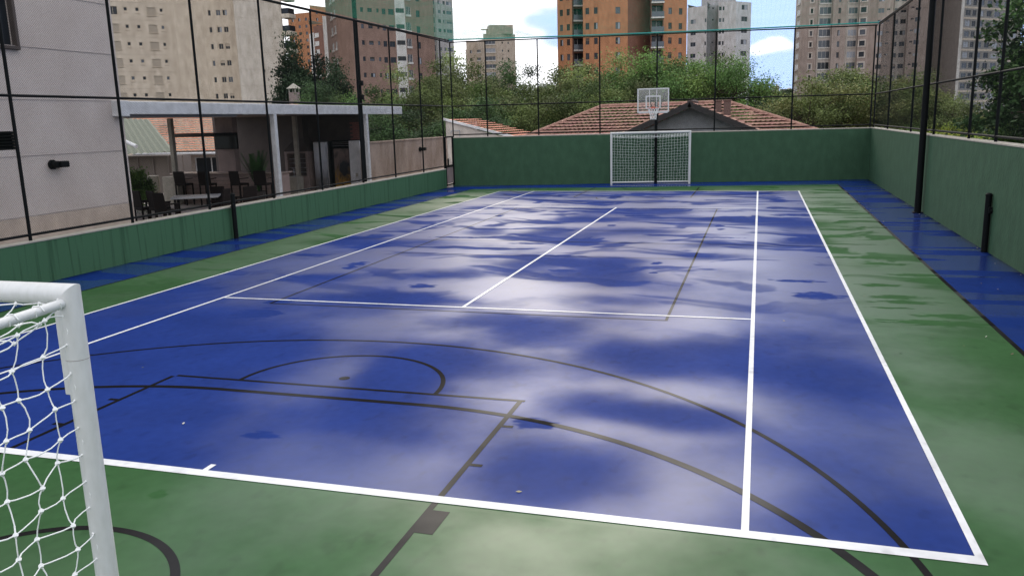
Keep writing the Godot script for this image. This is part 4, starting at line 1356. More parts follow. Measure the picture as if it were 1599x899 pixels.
func patio() -> void:
	# beige building on the left
	var b := thing("beige_building")
	var x := -10.05
	var holes := [[-5.0 + 11.0 - 0.0, 0, 0, 0]]
	holes = [[9.5, 11.3, 4.35, 5.9], [9.85, 11.0, 2.36, 2.72]]
	var mb := MB.new()
	holed_wall(mb, Vector3(x, 0, 3.0), Vector3(0, 0, -1), Vector3(1, 0, 0), 14.0, -3.0, 13.0, holes, 0.16)
	mb.quad(Vector3(x, -3, -11.0), Vector3(x - 9, -3, -11.0), Vector3(x - 9, 13, -11.0), Vector3(x, 13, -11.0))
	mb.quad(Vector3(x - 9, -3, 3.0), Vector3(x, -3, 3.0), Vector3(x, 13, 3.0), Vector3(x - 9, 13, 3.0))
	mb.quad(Vector3(x, 13, 3.0), Vector3(x, 13, -11.0), Vector3(x - 9, 13, -11.0), Vector3(x - 9, 13, 3.0))
	mb.quad(Vector3(x - 9, -3, -11.0), Vector3(x - 9, -3, 3.0), Vector3(x - 9, 13, 3.0), Vector3(x - 9, 13, -11.0))
	part(mb, "wall", M.beige_wall, b)
	for y in [1.03, 2.23, 3.34, 4.37, 5.45, 6.5]:
		var j := MB.new()
		j.box(Vector3(x + 0.004, y, -4.0), Vector3(0.012, 0.010, 13.9))
		part(j, "wall_joint", mat(0.38, 0.33, 0.30), b)
	var plinth := MB.new()
	plinth.box(Vector3(x + 0.006, -0.99, -4.0), Vector3(0.008, 4.0, 13.96))
	part(plinth, "plinth_paint", grainy(mat(0.56, 0.45, 0.36), M.soft, Vector3(0.3, 0.2, 0.3)), b)
	var wf := MB.new()
	for q in [[Vector3(0, 0, 0), Vector3(0.05, 1.55, 1.8)]]: wf.box(Vector3(x - 0.12, 5.125, -7.4), q[1])
	var wn := part(wf, "window", M.glass_dark, b)
	var ff := MB.new()
	for s in [-1.0, 1.0]:
		ff.bbox(Vector3(x + 0.0, 5.125 + s * 0.80, -7.4), Vector3(0.14, 0.07, 1.94), 0.01)
		ff.bbox(Vector3(x + 0.0, 5.125, -7.4 + s * 0.93), Vector3(0.14, 1.53, 0.07), 0.01)
	part(ff, "frame", M.dark_wall, wn)
	var vt := MB.new()
	for k in 6: vt.box(Vector3(x - 0.02, 2.39 + k * 0.06, -7.42), Vector3(0.05, 0.012, 1.14), Color.WHITE, Basis(Vector3.BACK, -0.5))
	vt.box(Vector3(x - 0.10, 2.54, -7.42), Vector3(0.02, 0.36, 1.15))
	part(vt, "vent_louvre", M.black_metal, b)
	tag(b, "big beige building with thin wall joints and a vent at the left edge", "building")
	wall_lamp(Vector3(x + 0.01, 2.02, -8.78), "black round wall lamp on the beige building")
	# patio floor
	var pf := MB.new()
	pf.box(Vector3(-14.5, -1.5, -19.0), Vector3(12.0, 3.0, 27.0))
	tag(part(pf, "patio_floor", M.paving), "", "", "", "structure")
	# roof
	var r := thing("patio_roof")
	var bm := MB.new()
	bm.bbox(Vector3(-10.0, 3.19, -18.75), Vector3(0.16, 0.30, 15.5), 0.012)
	part(bm, "beam", M.white_paint, r)
	var ec := MB.new()
	ec.bbox(Vector3(-9.98, 3.17, -10.85), Vector3(0.22, 0.36, 0.36), 0.012)
	part(ec, "beam_end", M.white_paint, r)
	var sl := MB.new()
	sl.box(Vector3(-13.7, 3.20, -18.0), Vector3(7.2, 0.20, 16.6))
	part(sl, "ceiling", M.soffit, r)
	var trk := MB.new()
	trk.bbox(Vector3(-10.35, 3.03, -13.4), Vector3(0.22, 0.10, 4.6), 0.02)
	part(trk, "awning_box", mat(0.30, 0.30, 0.31), r)
	for k in 7:
		var dl := MB.new()
		dl.lathe(Vector3(-11.2 - (k % 2) * 0.8, 3.07, -15.4 - k * 1.1), [[0.0, 0.0], [0.08, 0.0], [0.09, 0.03]], 10)
		part(dl, "downlight", M.white_paint, r)
	for q in [Vector3(-10.0, 0, -17.15), Vector3(-10.0, 0, -23.3), Vector3(-15.95, 0, -19.95), Vector3(-13.65, 0, -24.4)]:
		var ps := MB.new()
		ps.bbox(q + Vector3(0, 1.53, 0), Vector3(0.16, 3.06, 0.16), 0.012)
		part(ps, "post", M.white_paint if q.x > -12.0 else M.cap, r)
	var tb0 := MB.new()
	tb0.bbox(Vector3(-15.9, 2.45, -21.0), Vector3(1.9, 0.14, 0.10), 0.01)
	part(tb0, "tie_beam", M.dark_wall, r)
	tag(r, "flat white edged patio roof on slim posts beyond the low wall", "roof")
	# back wall of the barbecue area and wall beyond
	var bw := thing("barbecue_wall")
	var w1 := MB.new()
	w1.box(Vector3(-14.6, 1.56, -25.5), Vector3(7.2, 3.12, 0.2))
	part(w1, "wall", M.dark_wall, bw)
	var gc := MB.new()
	gc.box(Vector3(-15.2, 1.53, -22.1), Vector3(0.75, 3.06, 0.3))
	part(gc, "column", M.soffit, bw)
	for k in 9:
		for q in 2:
			var br := MB.new()
			br.bbox(Vector3(-11.05 + 0.115 * (k % 2) + q * 0.24 - 0.06, 2.13 + k * 0.075, -24.42), Vector3(0.225, 0.062, 0.10), 0.006)
			part(br, "brick", M.brick_red, bw)
	tag(bw, "dark brown back wall of the barbecue area under the patio roof", "wall")
	var tw := thing("tan_wall")
	var t1 := MB.new()
	t1.box(Vector3(-10.1, 0.98, -27.6), Vector3(0.2, 1.96, 8.2))
	part(t1, "wall_face", M.tan_wall, tw)
	var t2 := MB.new()
	t2.bbox(Vector3(-10.1, 1.99, -27.6), Vector3(0.26, 0.06, 8.24), 0.01)
	part(t2, "coping", M.tan_wall, tw)
	tag(tw, "stained tan garden wall between the patio post and the corner gate", "wall")
	wall_lamp(Vector3(-9.99, 1.56, -28.3), "black wall lamp on the stained tan garden wall")
	# counter
	var c := thing("bar_counter")
	var cf := MB.new()
	cf.box(Vector3(-14.2, 0.53, -20.75), Vector3(4.4, 1.06, 0.55))
	part(cf, "front", M.granite, c)
	for k in 7:
		var g := MB.new()
		g.box(Vector3(-14.2, 0.12 + k * 0.14, -20.468), Vector3(4.38, 0.012, 0.012))
		part(g, "slat_joint", M.joint, c)
	var ct := MB.new()
	ct.bbox(Vector3(-14.2, 1.085, -20.70), Vector3(4.6, 0.05, 0.80), 0.01)
	part(ct, "top", M.granite_top, c)
	var ce := MB.new()
	ce.box(Vector3(-16.35, 0.50, -20.3), Vector3(0.5, 1.0, 0.6))
	part(ce, "end_panel", M.cap, c)
	tag(c, "long brown stone bar counter with a pale end, under the patio roof", "counter")
	# stools
	var st := chair_mesh(true)
	st.name = numbered("bar_stool")
	st.position = Vector3(-15.6, 0, -19.9)
	st.rotation.y = PI
	tag(st, "dark bar stool nearest the pale end of the counter", "bar stool", "dark stools along the bar counter")
	var labels := ["dark bar stool below the television screen", "dark bar stool just left of the potted palm", "dark bar stool between the palm and the white post"]
	var xs := [-14.6, -13.3, -12.35]
	for k in 3:
		var q := copy(st, Vector3(xs[k], 0, -19.9), PI + [0.15, -0.2, 0.1][k])
		tag(q, labels[k])
	# table and chairs
	var t := thing("patio_table", Vector3(-11.6, 0, -15.3), 0.55)
	var tt := MB.new()
	tt.bbox(Vector3(0, 0.74, 0), Vector3(1.30, 0.05, 0.95), 0.01)
	part(tt, "tabletop", mat(0.55, 0.54, 0.54, 0.35), t)
	for sx in [-0.54, 0.54]:
		for sz in [-0.38, 0.38]:
			var l := MB.new()
			l.bbox(Vector3(sx, 0.36, sz), Vector3(0.06, 0.71, 0.06), 0.006)
			part(l, "leg", M.wicker, t)
	tag(t, "low table with a pale top on the patio", "table")
	var ch := chair_mesh(false)
	ch.name = numbered("wicker_chair")
	ch.position = Vector3(-12.45, 0, -14.75)
	ch.rotation.y = 2.7
	tag(ch, "dark wicker armchair on the near left of the pale table", "chair", "dark wicker chairs round the patio table")
	for q in [[Vector3(-11.75, 0, -14.2), 2.9, "dark wicker armchair with its back to the court, in front of the pale table"], [Vector3(-10.75, 0, -15.2), -1.4, "dark wicker armchair right of the pale table, beside the low wall"], [Vector3(-11.5, 0, -16.35), 3.3, "dark wicker armchair behind the pale table"], [Vector3(-13.05, 0, -14.85), 2.8, "dark wicker armchair nearest the corner of the beige building"], [Vector3(-10.6, 0, -16.3), -2.0, "dark wicker armchair beside the low wall, behind the others"]]:
		tag(copy(ch, q[0], q[1]), q[2])
	# television
	var tv := thing("television", Vector3(-15.0, 2.2, -21.75))
	var tb := MB.new()
	tb.bbox(Vector3(0, 0, 0), Vector3(1.0, 0.60, 0.06), 0.01)
	part(tb, "bezel", M.black_metal, tv)
	var ts := MB.new()
	ts.box(Vector3(0, 0, 0.033), Vector3(0.95, 0.55, 0.004))
	part(ts, "screen", M.screen, tv)
	var tk := MB.new()
	tk.box(Vector3(0, 0, -0.10), Vector3(0.2, 0.2, 0.16))
	part(tk, "bracket", M.black_metal, tv)
	tag(tv, "dark flat television hung above the bar counter", "television")
	# oven with hood, sink, fridge, picture panel, white pillar
	var ov := thing("barbecue_oven", Vector3(-13.75, 0, -25.0))
	var o1 := MB.new()
	o1.box(Vector3(-0.45, 0.8, 0.2), Vector3(0.12, 1.6, 0.7)); o1.box(Vector3(0.50, 0.8, 0.2), Vector3(0.12, 1.6, 0.7))
	o1.box(Vector3(0.02, 0.35, 0.2), Vector3(0.82, 0.7, 0.7)); o1.box(Vector3(0.02, 1.64, 0.2), Vector3(1.08, 0.08, 0.7))
	part(o1, "firebox", M.soffit, ov)
	var o2 := MB.new()
	for s in [[-0.56, 1.68, 0.56, 1.68, -0.12, 2.2, 0.2, 2.2]]:
		o2.quad(Vector3(-0.56, 1.68, 0.56), Vector3(0.56, 1.68, 0.56), Vector3(0.2, 2.2, 0.2), Vector3(-0.16, 2.2, 0.2))
		o2.quad(Vector3(-0.56, 1.68, -0.2), Vector3(-0.56, 1.68, 0.56), Vector3(-0.16, 2.2, 0.2), Vector3(-0.16, 2.2, -0.2))
		o2.quad(Vector3(0.56, 1.68, 0.56), Vector3(0.56, 1.68, -0.2), Vector3(0.2, 2.2, -0.2), Vector3(0.2, 2.2, 0.2))
	o2.box(Vector3(0.02, 2.6, 0.0), Vector3(0.36, 0.86, 0.4))
	part(o2, "hood", M.dark_wall, ov)
	var o3 := MB.new()
	for k in 4: o3.tube(Vector3(-0.38, 0.85 + k * 0.18, 0.45), Vector3(0.42, 0.85 + k * 0.18, 0.45), 0.012, 0.012, 6)
	part(o3, "grill", M.steel, ov)
	tag(ov, "brick barbecue oven with a tapered hood", "oven")
	var sk := thing("outdoor_sink", Vector3(-13.3, 0, -23.4))
	var s1 := MB.new()
	s1.bbox(Vector3(0, 0.38, 0), Vector3(0.62, 0.76, 0.5), 0.01)
	part(s1, "cabinet", M.cap, sk)
	var s2 := MB.new()
	s2.path([Vector3(0, 0.76, -0.1), Vector3(0, 1.05, -0.1), Vector3(0, 1.09, -0.05), Vector3(0, 1.05, 0.06)], 0.015, 8)
	part(s2, "tap", M.steel, sk)
	tag(sk, "pale outdoor sink cabinet with a tap beside the white post", "sink")
	var fr := thing("refrigerator", Vector3(-12.75, 0, -25.0))
	var f1 := MB.new()
	f1.bbox(Vector3(0, 1.03, 0), Vector3(0.62, 2.02, 0.62), 0.015)
	part(f1, "body", M.steel, fr)
	for q in [[1.62, 0.80], [0.61, 1.14]]:
		var fd := MB.new()
		fd.bbox(Vector3(0, q[0], 0.325), Vector3(0.60, q[1], 0.03), 0.008)
		var dr := part(fd, "door", M.steel, fr)
		var fh := MB.new()
		fh.tube(Vector3(0.25, q[0] - 0.25, 0.37), Vector3(0.25, q[0] + 0.25, 0.37), 0.012, 0.012, 8)
		part(fh, "handle", M.steel, dr)
	tag(fr, "tall steel refrigerator between the oven and the drinks cabinet", "refrigerator")
	var dc := thing("drinks_cabinet", Vector3(-11.86, 0, -25.0))
	var d1 := MB.new()
	d1.bbox(Vector3(0, 1.05, -0.05), Vector3(0.86, 2.06, 0.6), 0.015)
	part(d1, "body", M.black_metal, dc)
	var im := Image.create(128, 256, false, Image.FORMAT_RGB8)
	var pn := FastNoiseLite.new()
	pn.seed = 8; pn.frequency = 0.018; pn.fractal_octaves = 4
	for yy in 256:
		for xx in 128:
			var t0 := pn.get_noise_2d(xx, yy * 0.7)
			var base := Color(0.42, 0.34, 0.30).lerp(Color(0.62, 0.46, 0.16), smoothstep(120.0, 200.0, yy + t0 * 120.0))
			base = base.lerp(Color(0.06, 0.05, 0.05), 1.0 - smoothstep(20.0, 42.0, Vector2((xx - 82) * 0.8, (yy - 130) * 0.55).length() + t0 * 26.0))
			im.set_pixel(xx, yy, base.lerp(Color(0.2, 0.15, 0.1), clampf(t0 * 1.4, 0.0, 0.8)))
	var pm := mat(1, 1, 1, 0.3)
	pm.albedo_texture = ImageTexture.create_from_image(im)
	var d2 := MB.new()
	d2.quad(Vector3(-0.34, 0.2, 0.262), Vector3(0.34, 0.2, 0.262), Vector3(0.34, 1.75, 0.262), Vector3(-0.34, 1.75, 0.262))
	part(d2, "picture_door", pm, dc)
	var d3 := MB.new()
	for k in 3: d3.tube(Vector3(-0.38, 1.86 + k * 0.07, 0.27), Vector3(0.38, 1.86 + k * 0.07, 0.27), 0.008, 0.008, 6)
	d3.tube(Vector3(0.385, 0.3, 0.275), Vector3(0.385, 1.9, 0.275), 0.012, 0.012, 6)
	part(d3, "trim", M.steel, dc)
	tag(dc, "black drinks cabinet with a yellow and brown picture on its door", "cabinet")
	var pi := thing("white_pillar", Vector3(-11.0, 0, -24.45))
	var p1 := MB.new()
	p1.bbox(Vector3(0, 1.03, 0), Vector3(0.46, 2.06, 0.5), 0.012)
	part(p1, "shaft", M.white_paint, pi)
	var p2 := MB.new()
	p2.bbox(Vector3(0.05, 0.75, 0.27), Vector3(0.09, 0.14, 0.04), 0.008)
	part(p2, "switch_box", M.cap, pi)
	tag(pi, "broad white pillar at the end of the barbecue area, below the red bricks", "pillar")
	# air conditioner
	var ac := thing("air_conditioner", Vector3(-17.2, 0.75, -19.9), 0.6)
	var a1 := MB.new()
	a1.bbox(Vector3.ZERO, Vector3(0.85, 0.6, 0.32), 0.02)
	part(a1, "case", M.cap, ac)
	var a2 := MB.new()
	for k in 6: a2.path(ring_points(Vector3(-0.08, 0, 0.17), 0.05 + k * 0.038), 0.006, 4)
	part(a2, "fan_grille", mat(0.2, 0.2, 0.2), ac)
	var a3 := MB.new()
	a3.box(Vector3(-0.3, -0.5, 0), Vector3(0.05, 0.45, 0.05)); a3.box(Vector3(0.3, -0.5, 0), Vector3(0.05, 0.45, 0.05))
	part(a3, "stand", M.black_metal, ac)
	tag(ac, "pale air conditioner unit above the shrubs near the patio post", "air conditioner")
	# potted palm
	var pp := thing("potted_palm", Vector3(-12.55, 0, -19.9))
	var pot := MB.new()
	pot.lathe(Vector3.ZERO, [[0.0, 0.0], [0.17, 0.0], [0.25, 0.45], [0.27, 0.5], [0.23, 0.5], [0.2, 0.42], [0.0, 0.42]], 14)
	part(pot, "pot", M.dark_wall, pp)
	var fd2 := MB.new()
	var rr := RandomNumberGenerator.new()
	rr.seed = 4
	for k in 26:
		var az := rr.randf() * TAU
		var lean := rr.randf_range(0.05, 0.34)
		var ln := rr.randf_range(1.0, 1.5)
		var p := Vector3(0, 0.45, 0)
		var dr2 := Vector3(cos(az) * lean, 1.0, sin(az) * lean).normalized()
		var side := dr2.cross(Vector3.UP).normalized()
		for j in 7:
			var q := p + dr2 * ln / 7.0
			dr2 = (dr2 + Vector3(cos(az), -0.9, sin(az)) * 0.09 * lean).normalized()
			var w := 0.16 * sin(PI * (j + 0.7) / 8.0)
			var cl := Color(0.035, 0.085, 0.022) * rr.randf_range(0.7, 1.4)
			for sg in [-1.0, 1.0]:
				for m in 3:
					var b0 := p.lerp(q, m / 3.0)
					fd2.tri(b0, p.lerp(q, (m + 0.8) / 3.0), b0 + dr2 * 0.13 + side * sg * w + Vector3.DOWN * 0.03, cl)
			p = q
	part(fd2, "fronds", M.leaf, pp)
	tag(pp, "green potted palm in front of the bar counter", "potted palm")

func ring_points(c: Vector3, r: float) -> PackedVector3Array:
	var p := PackedVector3Array()
	for k in 17: p.append(c + Vector3(cos(TAU * k / 16) * r, sin(TAU * k / 16) * r, 0))
	return p

# ---------------------------------------------------------------- trees
# one kind of tree, about 10 m tall: [trunk mesh, crown mesh]
func tree_kind(seed_: int, cols: Array, spread: float, base: float, leaf: float, clumps: int, per: int, clump_r: float, droop := 0.0, bright := 1.6) -> Array:
	var r := RandomNumberGenerator.new()
	r.seed = seed_
	var tr := MB.new()
	var bend := Vector3(r.randf_range(-0.3, 0.3), 0, r.randf_range(-0.3, 0.3))
	var fork := Vector3(bend.x, base * 0.8, bend.z)
	tr.tube(Vector3.ZERO, fork * 0.5, 0.26, 0.21, 9)
	tr.tube(fork * 0.5, fork, 0.21, 0.17, 9)
	var tips := []
	var limbs := 8
	for k in limbs:
		var az := TAU * (k + r.randf_range(-0.3, 0.3)) / limbs
		var el := r.randf_range(0.25, 1.25)
		var reach := r.randf_range(0.55, 0.85)
		var mid := Vector3(cos(az) * cos(el) * spread * reach, base + (10.0 - base) * (0.25 + 0.55 * sin(el)) * reach, sin(az) * cos(el) * spread * reach)
		var knee := fork.lerp(mid, 0.5) + Vector3(r.randf_range(-0.4, 0.4), r.randf_range(0.0, 0.6), r.randf_range(-0.4, 0.4))
		tr.tube(fork, knee, 0.12, 0.085, 7); tr.tube(knee, mid, 0.085, 0.05, 6)
		for j in clumps / limbs:
			var tip := mid + Vector3(r.randfn(0, 0.3) * spread, r.randfn(0.06, 0.16) * (10.0 - base), r.randfn(0, 0.3) * spread)
			# stay inside a domed envelope
			var q := Vector3(tip.x / spread, (tip.y - base * 1.05) / (10.0 - base * 1.05), tip.z / spread)
			q.y = clampf(q.y, -0.05, 1.0)
			var lim := sqrt(maxf(0.05, 1.0 - pow(maxf(q.y, 0.0) * 0.97, 2.2)))
			var hl := Vector2(q.x, q.z).length()
			if hl > lim: q.x *= lim / hl; q.z *= lim / hl
			tip = Vector3(q.x * spread, base * 1.05 + q.y * (10.0 - base * 1.05), q.z * spread)
			tr.tube(mid, tip, 0.04, 0.015, 5, Color.WHITE, false)
			tips.append(tip)
	var v := PackedVector3Array()
	var nn := PackedVector3Array()
	var cc := PackedColorArray()
	var ix := PackedInt32Array()
	for t in tips:
		var tone := r.randf_range(0.48, 1.40)
		var pick: Color = cols[r.randi() % cols.size()]
		var rad := clump_r * r.randf_range(0.6, 1.25)
		for k in int(per * rad / clump_r):
			var d := Vector3(r.randfn(), r.randfn() * 0.62, r.randfn())
			var p: Vector3 = t + d * rad * 0.55
			p.y -= droop * d.length() * d.length() * 0.1
			var a := Vector3(r.randfn(), r.randfn() * 0.7 - droop, r.randfn()).normalized()
			var s := a.cross(Vector3(r.randfn(), r.randfn() + 1.4, r.randfn())).normalized()
			var ln := leaf * r.randf_range(0.6, 1.3)
			var wd := ln * 0.30
			var nr := a.cross(s).normalized()
			if nr.y < 0:
				nr = -nr
				s = -s
			var o := v.size()
			v.append(p); v.append(p + a * ln * 0.5 + s * wd); v.append(p + a * ln); v.append(p + a * ln * 0.5 - s * wd)
			var f := tone * bright * r.randf_range(0.75, 1.25)
			var col := Color(pick.r * f, pick.g * f, pick.b * f)
			for m in 4:
				nn.append(nr); cc.append(col)
			ix.append(o); ix.append(o + 1); ix.append(o + 2); ix.append(o); ix.append(o + 2); ix.append(o + 3)
	var am := ArrayMesh.new()
	var arr := []
	arr.resize(Mesh.ARRAY_MAX)
	arr[Mesh.ARRAY_VERTEX] = v; arr[Mesh.ARRAY_NORMAL] = nn; arr[Mesh.ARRAY_COLOR] = cc; arr[Mesh.ARRAY_INDEX] = ix
	am.add_surface_from_arrays(Mesh.PRIMITIVE_TRIANGLES, arr)
	am.surface_set_material(0, M.leaf)
	return [tr.mesh(M.bark), am]

func tree(kind: Array, called: String, at: Vector3, top: float, width: float, turn: float, label: String, group := "", category := "tree") -> void:
	var o := thing(called, at, turn)
	var sc := Transform3D(Basis.from_scale(Vector3(width, (top - at.y) / 10.0, width)), Vector3.ZERO)
	put(kind[0], "trunk" if category == "tree" else "stem", o, sc)
	put(kind[1], "crown" if category == "tree" else "foliage", o, sc)
	tag(o, label, category, group)

func greenery() -> void:
	var olive := [Color(0.092, 0.118, 0.035), Color(0.062, 0.095, 0.028), Color(0.105, 0.130, 0.042), Color(0.078, 0.090, 0.036)]
	var fresh := [Color(0.080, 0.135, 0.034), Color(0.060, 0.110, 0.030), Color(0.105, 0.150, 0.040)]
	var deep := [Color(0.022, 0.040, 0.018), Color(0.030, 0.052, 0.022), Color(0.018, 0.032, 0.016)]
	var mid := [Color(0.040, 0.072, 0.026), Color(0.052, 0.088, 0.030), Color(0.034, 0.058, 0.024)]
	var warm := [Color(0.095, 0.118, 0.036), Color(0.075, 0.105, 0.032), Color(0.112, 0.116, 0.040)]
	var A := tree_kind(101, olive, 5.2, 3.6, 0.15, 72, 860, 1.0)
	var B := tree_kind(102, fresh, 5.6, 3.4, 0.15, 72, 860, 1.05)
	var C := tree_kind(103, deep, 3.2, 2.0, 0.26, 64, 420, 0.95, 0.0, 1.0)
	var D := tree_kind(104, mid, 4.6, 3.0, 0.15, 72, 860, 0.95)
	var E := tree_kind(105, warm, 5.2, 3.2, 0.15, 72, 800, 1.05)
	var F := tree_kind(106, [Color(0.036, 0.072, 0.022), Color(0.050, 0.098, 0.026), Color(0.028, 0.052, 0.020), Color(0.070, 0.120, 0.030)], 3.6, 2.2, 0.19, 88, 420, 0.62, 0.35, 1.6)
	var S := tree_kind(107, [Color(0.05, 0.09, 0.022), Color(0.07, 0.12, 0.03)], 6.0, 0.6, 0.65, 40, 200, 1.5)
	var Y := tree_kind(108, [Color(0.17, 0.20, 0.035), Color(0.12, 0.16, 0.03), Color(0.20, 0.20, 0.04)], 7.0, 0.8, 0.45, 56, 300, 1.5)
	var g := "trees behind the far wall"
	var y := -3.0
	for q in [
		[A, -20.0, -60.0, 8.0, 1.0, 0.3, "feathery olive green tree in front of the small pale block"],
		[D, -16.6, -66.0, 7.2, 0.9, 1.2, "darker tree standing where the sky shows left of the orange tower"],
		[A, -20.6, -53.5, 6.4, 0.9, 2.1, "olive tree between the patio roof and the pale tiled house"],
		[D, -18.0, -44.0, 3.4, 0.85, 0.9, "dark green tree above the stained tan garden wall"],
		[D, -14.2, -46.5, 3.9, 0.80, 2.9, "dark tree right behind the pale house with the sloping roof"],
		[A, -9.6, -54.5, 6.0, 0.90, 4.0, "olive tree behind the left slope of the hip roof"],
		[B, -4.2, -63.0, 8.0, 1.12, 0.0, "big round fresh green tree behind the backboard, hiding the foot of the orange tower"],
		[A, -8.0, -60.0, 7.3, 1.0, 5.0, "olive tree left of the big round tree, below the orange tower"],
		[B, 0.4, -65.0, 7.9, 0.95, 2.4, "fresh green tree in front of the white and grey tower"],
		[D, 4.6, -88.0, 3.9, 1.0, 3.3, "dark low tree where the blue sky opens beyond the hip roof"],
		[D, 7.2, -66.0, 3.0, 0.9, 1.7, "dark tree at the right end of the hip roof"],
		[E, 8.0, -54.0, 5.3, 0.95, 1.0, "yellowish tree at the foot of the tall taupe tower"],
		[E, 11.4, -57.0, 5.6, 0.95, 3.0, "yellowish tree behind the corner of the tall green walls"],
		[E, 14.2, -51.0, 4.3, 0.8, 4.4, "yellowish tree below the brown and cream tower"],
		[A, 15.4, -47.0, 3.2, 0.70, 0.6, "small olive tree in front of the blank stone coloured tower side"],
		[D, -26.0, -50.0, 5.4, 0.75, 0.4, "light green tree showing over the patio roof beside the brown tower"],
		[B, -27.8, -53.0, 5.4, 0.62, 2.2, "fresh green tree showing over the patio roof, right of the vent shaft"],
	]:
		tree(q[0], "leafy_tree", Vector3(q[1], y, q[2]), q[3], q[4], q[5], q[6], g)
	for q in [[-48.3, -84.0, 12.2, 1.0, 0.1, "tall dark tree beside the cream tower"], [-43.5, -83.0, 8.2, 0.95, 2.0, "lower dark tree against the edge of the brown tower"], [-46.2, -87.0, 9.6, 1.0, 4.0, "dark tree standing between the two other dark ones"]]:
		tree(C, "dark_tree", Vector3(q[0], y, q[1]), q[2], q[3], q[4], q[5], "dark trees left of the brown tower")
	tree(F, "leafy_tree", Vector3(11.4, -1.0, -20.4), 5.4, 0.62, 0.5, "dense leafy tree over the tall green wall at the right edge", "trees over the green wall")
	tree(F, "leafy_tree", Vector3(12.2, -1.0, -16.6), 7.4, 0.80, 2.5, "tallest leafy tree, its branches hanging in at the top right corner", "trees over the green wall")
	for q in [[11.2, -27.6, 2.45, 0.16, 0.0, "yellow green shrub above the green wall, left of the leafy tree"], [10.2, -24.5, 2.35, 0.14, 2.0, "bright yellow green shrub right against the leafy tree"], [12.2, -31.5, 2.6, 0.18, 4.0, "yellow green shrub next to the tall black pole"]]:
		tree(Y, "garden_shrub", Vector3(q[0], 0.2, q[1]), q[2], q[3], q[4], q[5], "yellow green shrubs above the green wall", "shrub")
	for q in [[-14.8, -15.9, 1.35, 0.10, 0.0, "round green shrub behind the wicker chairs"], [-15.7, -17.4, 1.45, 0.12, 2.0, "green shrub below the air conditioner"], [-16.4, -18.4, 1.3, 0.11, 1.0, "dark shrub beside the pale end of the counter"]]:
		tree(S, "garden_shrub", Vector3(q[0], 0.0, q[1]), q[2], q[3], q[4], q[5], "shrubs beside the patio", "shrub")
	# planter on the roof terrace and an arch
	var vs := thing("vent_shaft", Vector3(-45.0, -3.0, -76.8))
	var v1 := MB.new()
	v1.box(Vector3(0, 4.6, 0), Vector3(0.85, 9.4, 0.85))
	part(v1, "shaft", M.soffit, vs)
	var v2 := MB.new()
	for s in 4:
		var f := TAU * s / 4 + PI / 4
		var h := TAU * (s + 1) / 4 + PI / 4
		v2.tri(Vector3(cos(h) * 0.85, 9.7, sin(h) * 0.85), Vector3(cos(f) * 0.85, 9.7, sin(f) * 0.85), Vector3(0, 10.3, 0))
		v2.box(Vector3(cos(f) * 0.52, 9.48, sin(f) * 0.52), Vector3(0.1, 0.5, 0.1))
	part(v2, "cap", M.cap, vs)
	tag(vs, "slim pale vent shaft with a pyramid cap at the right edge of the cream tower", "vent shaft")

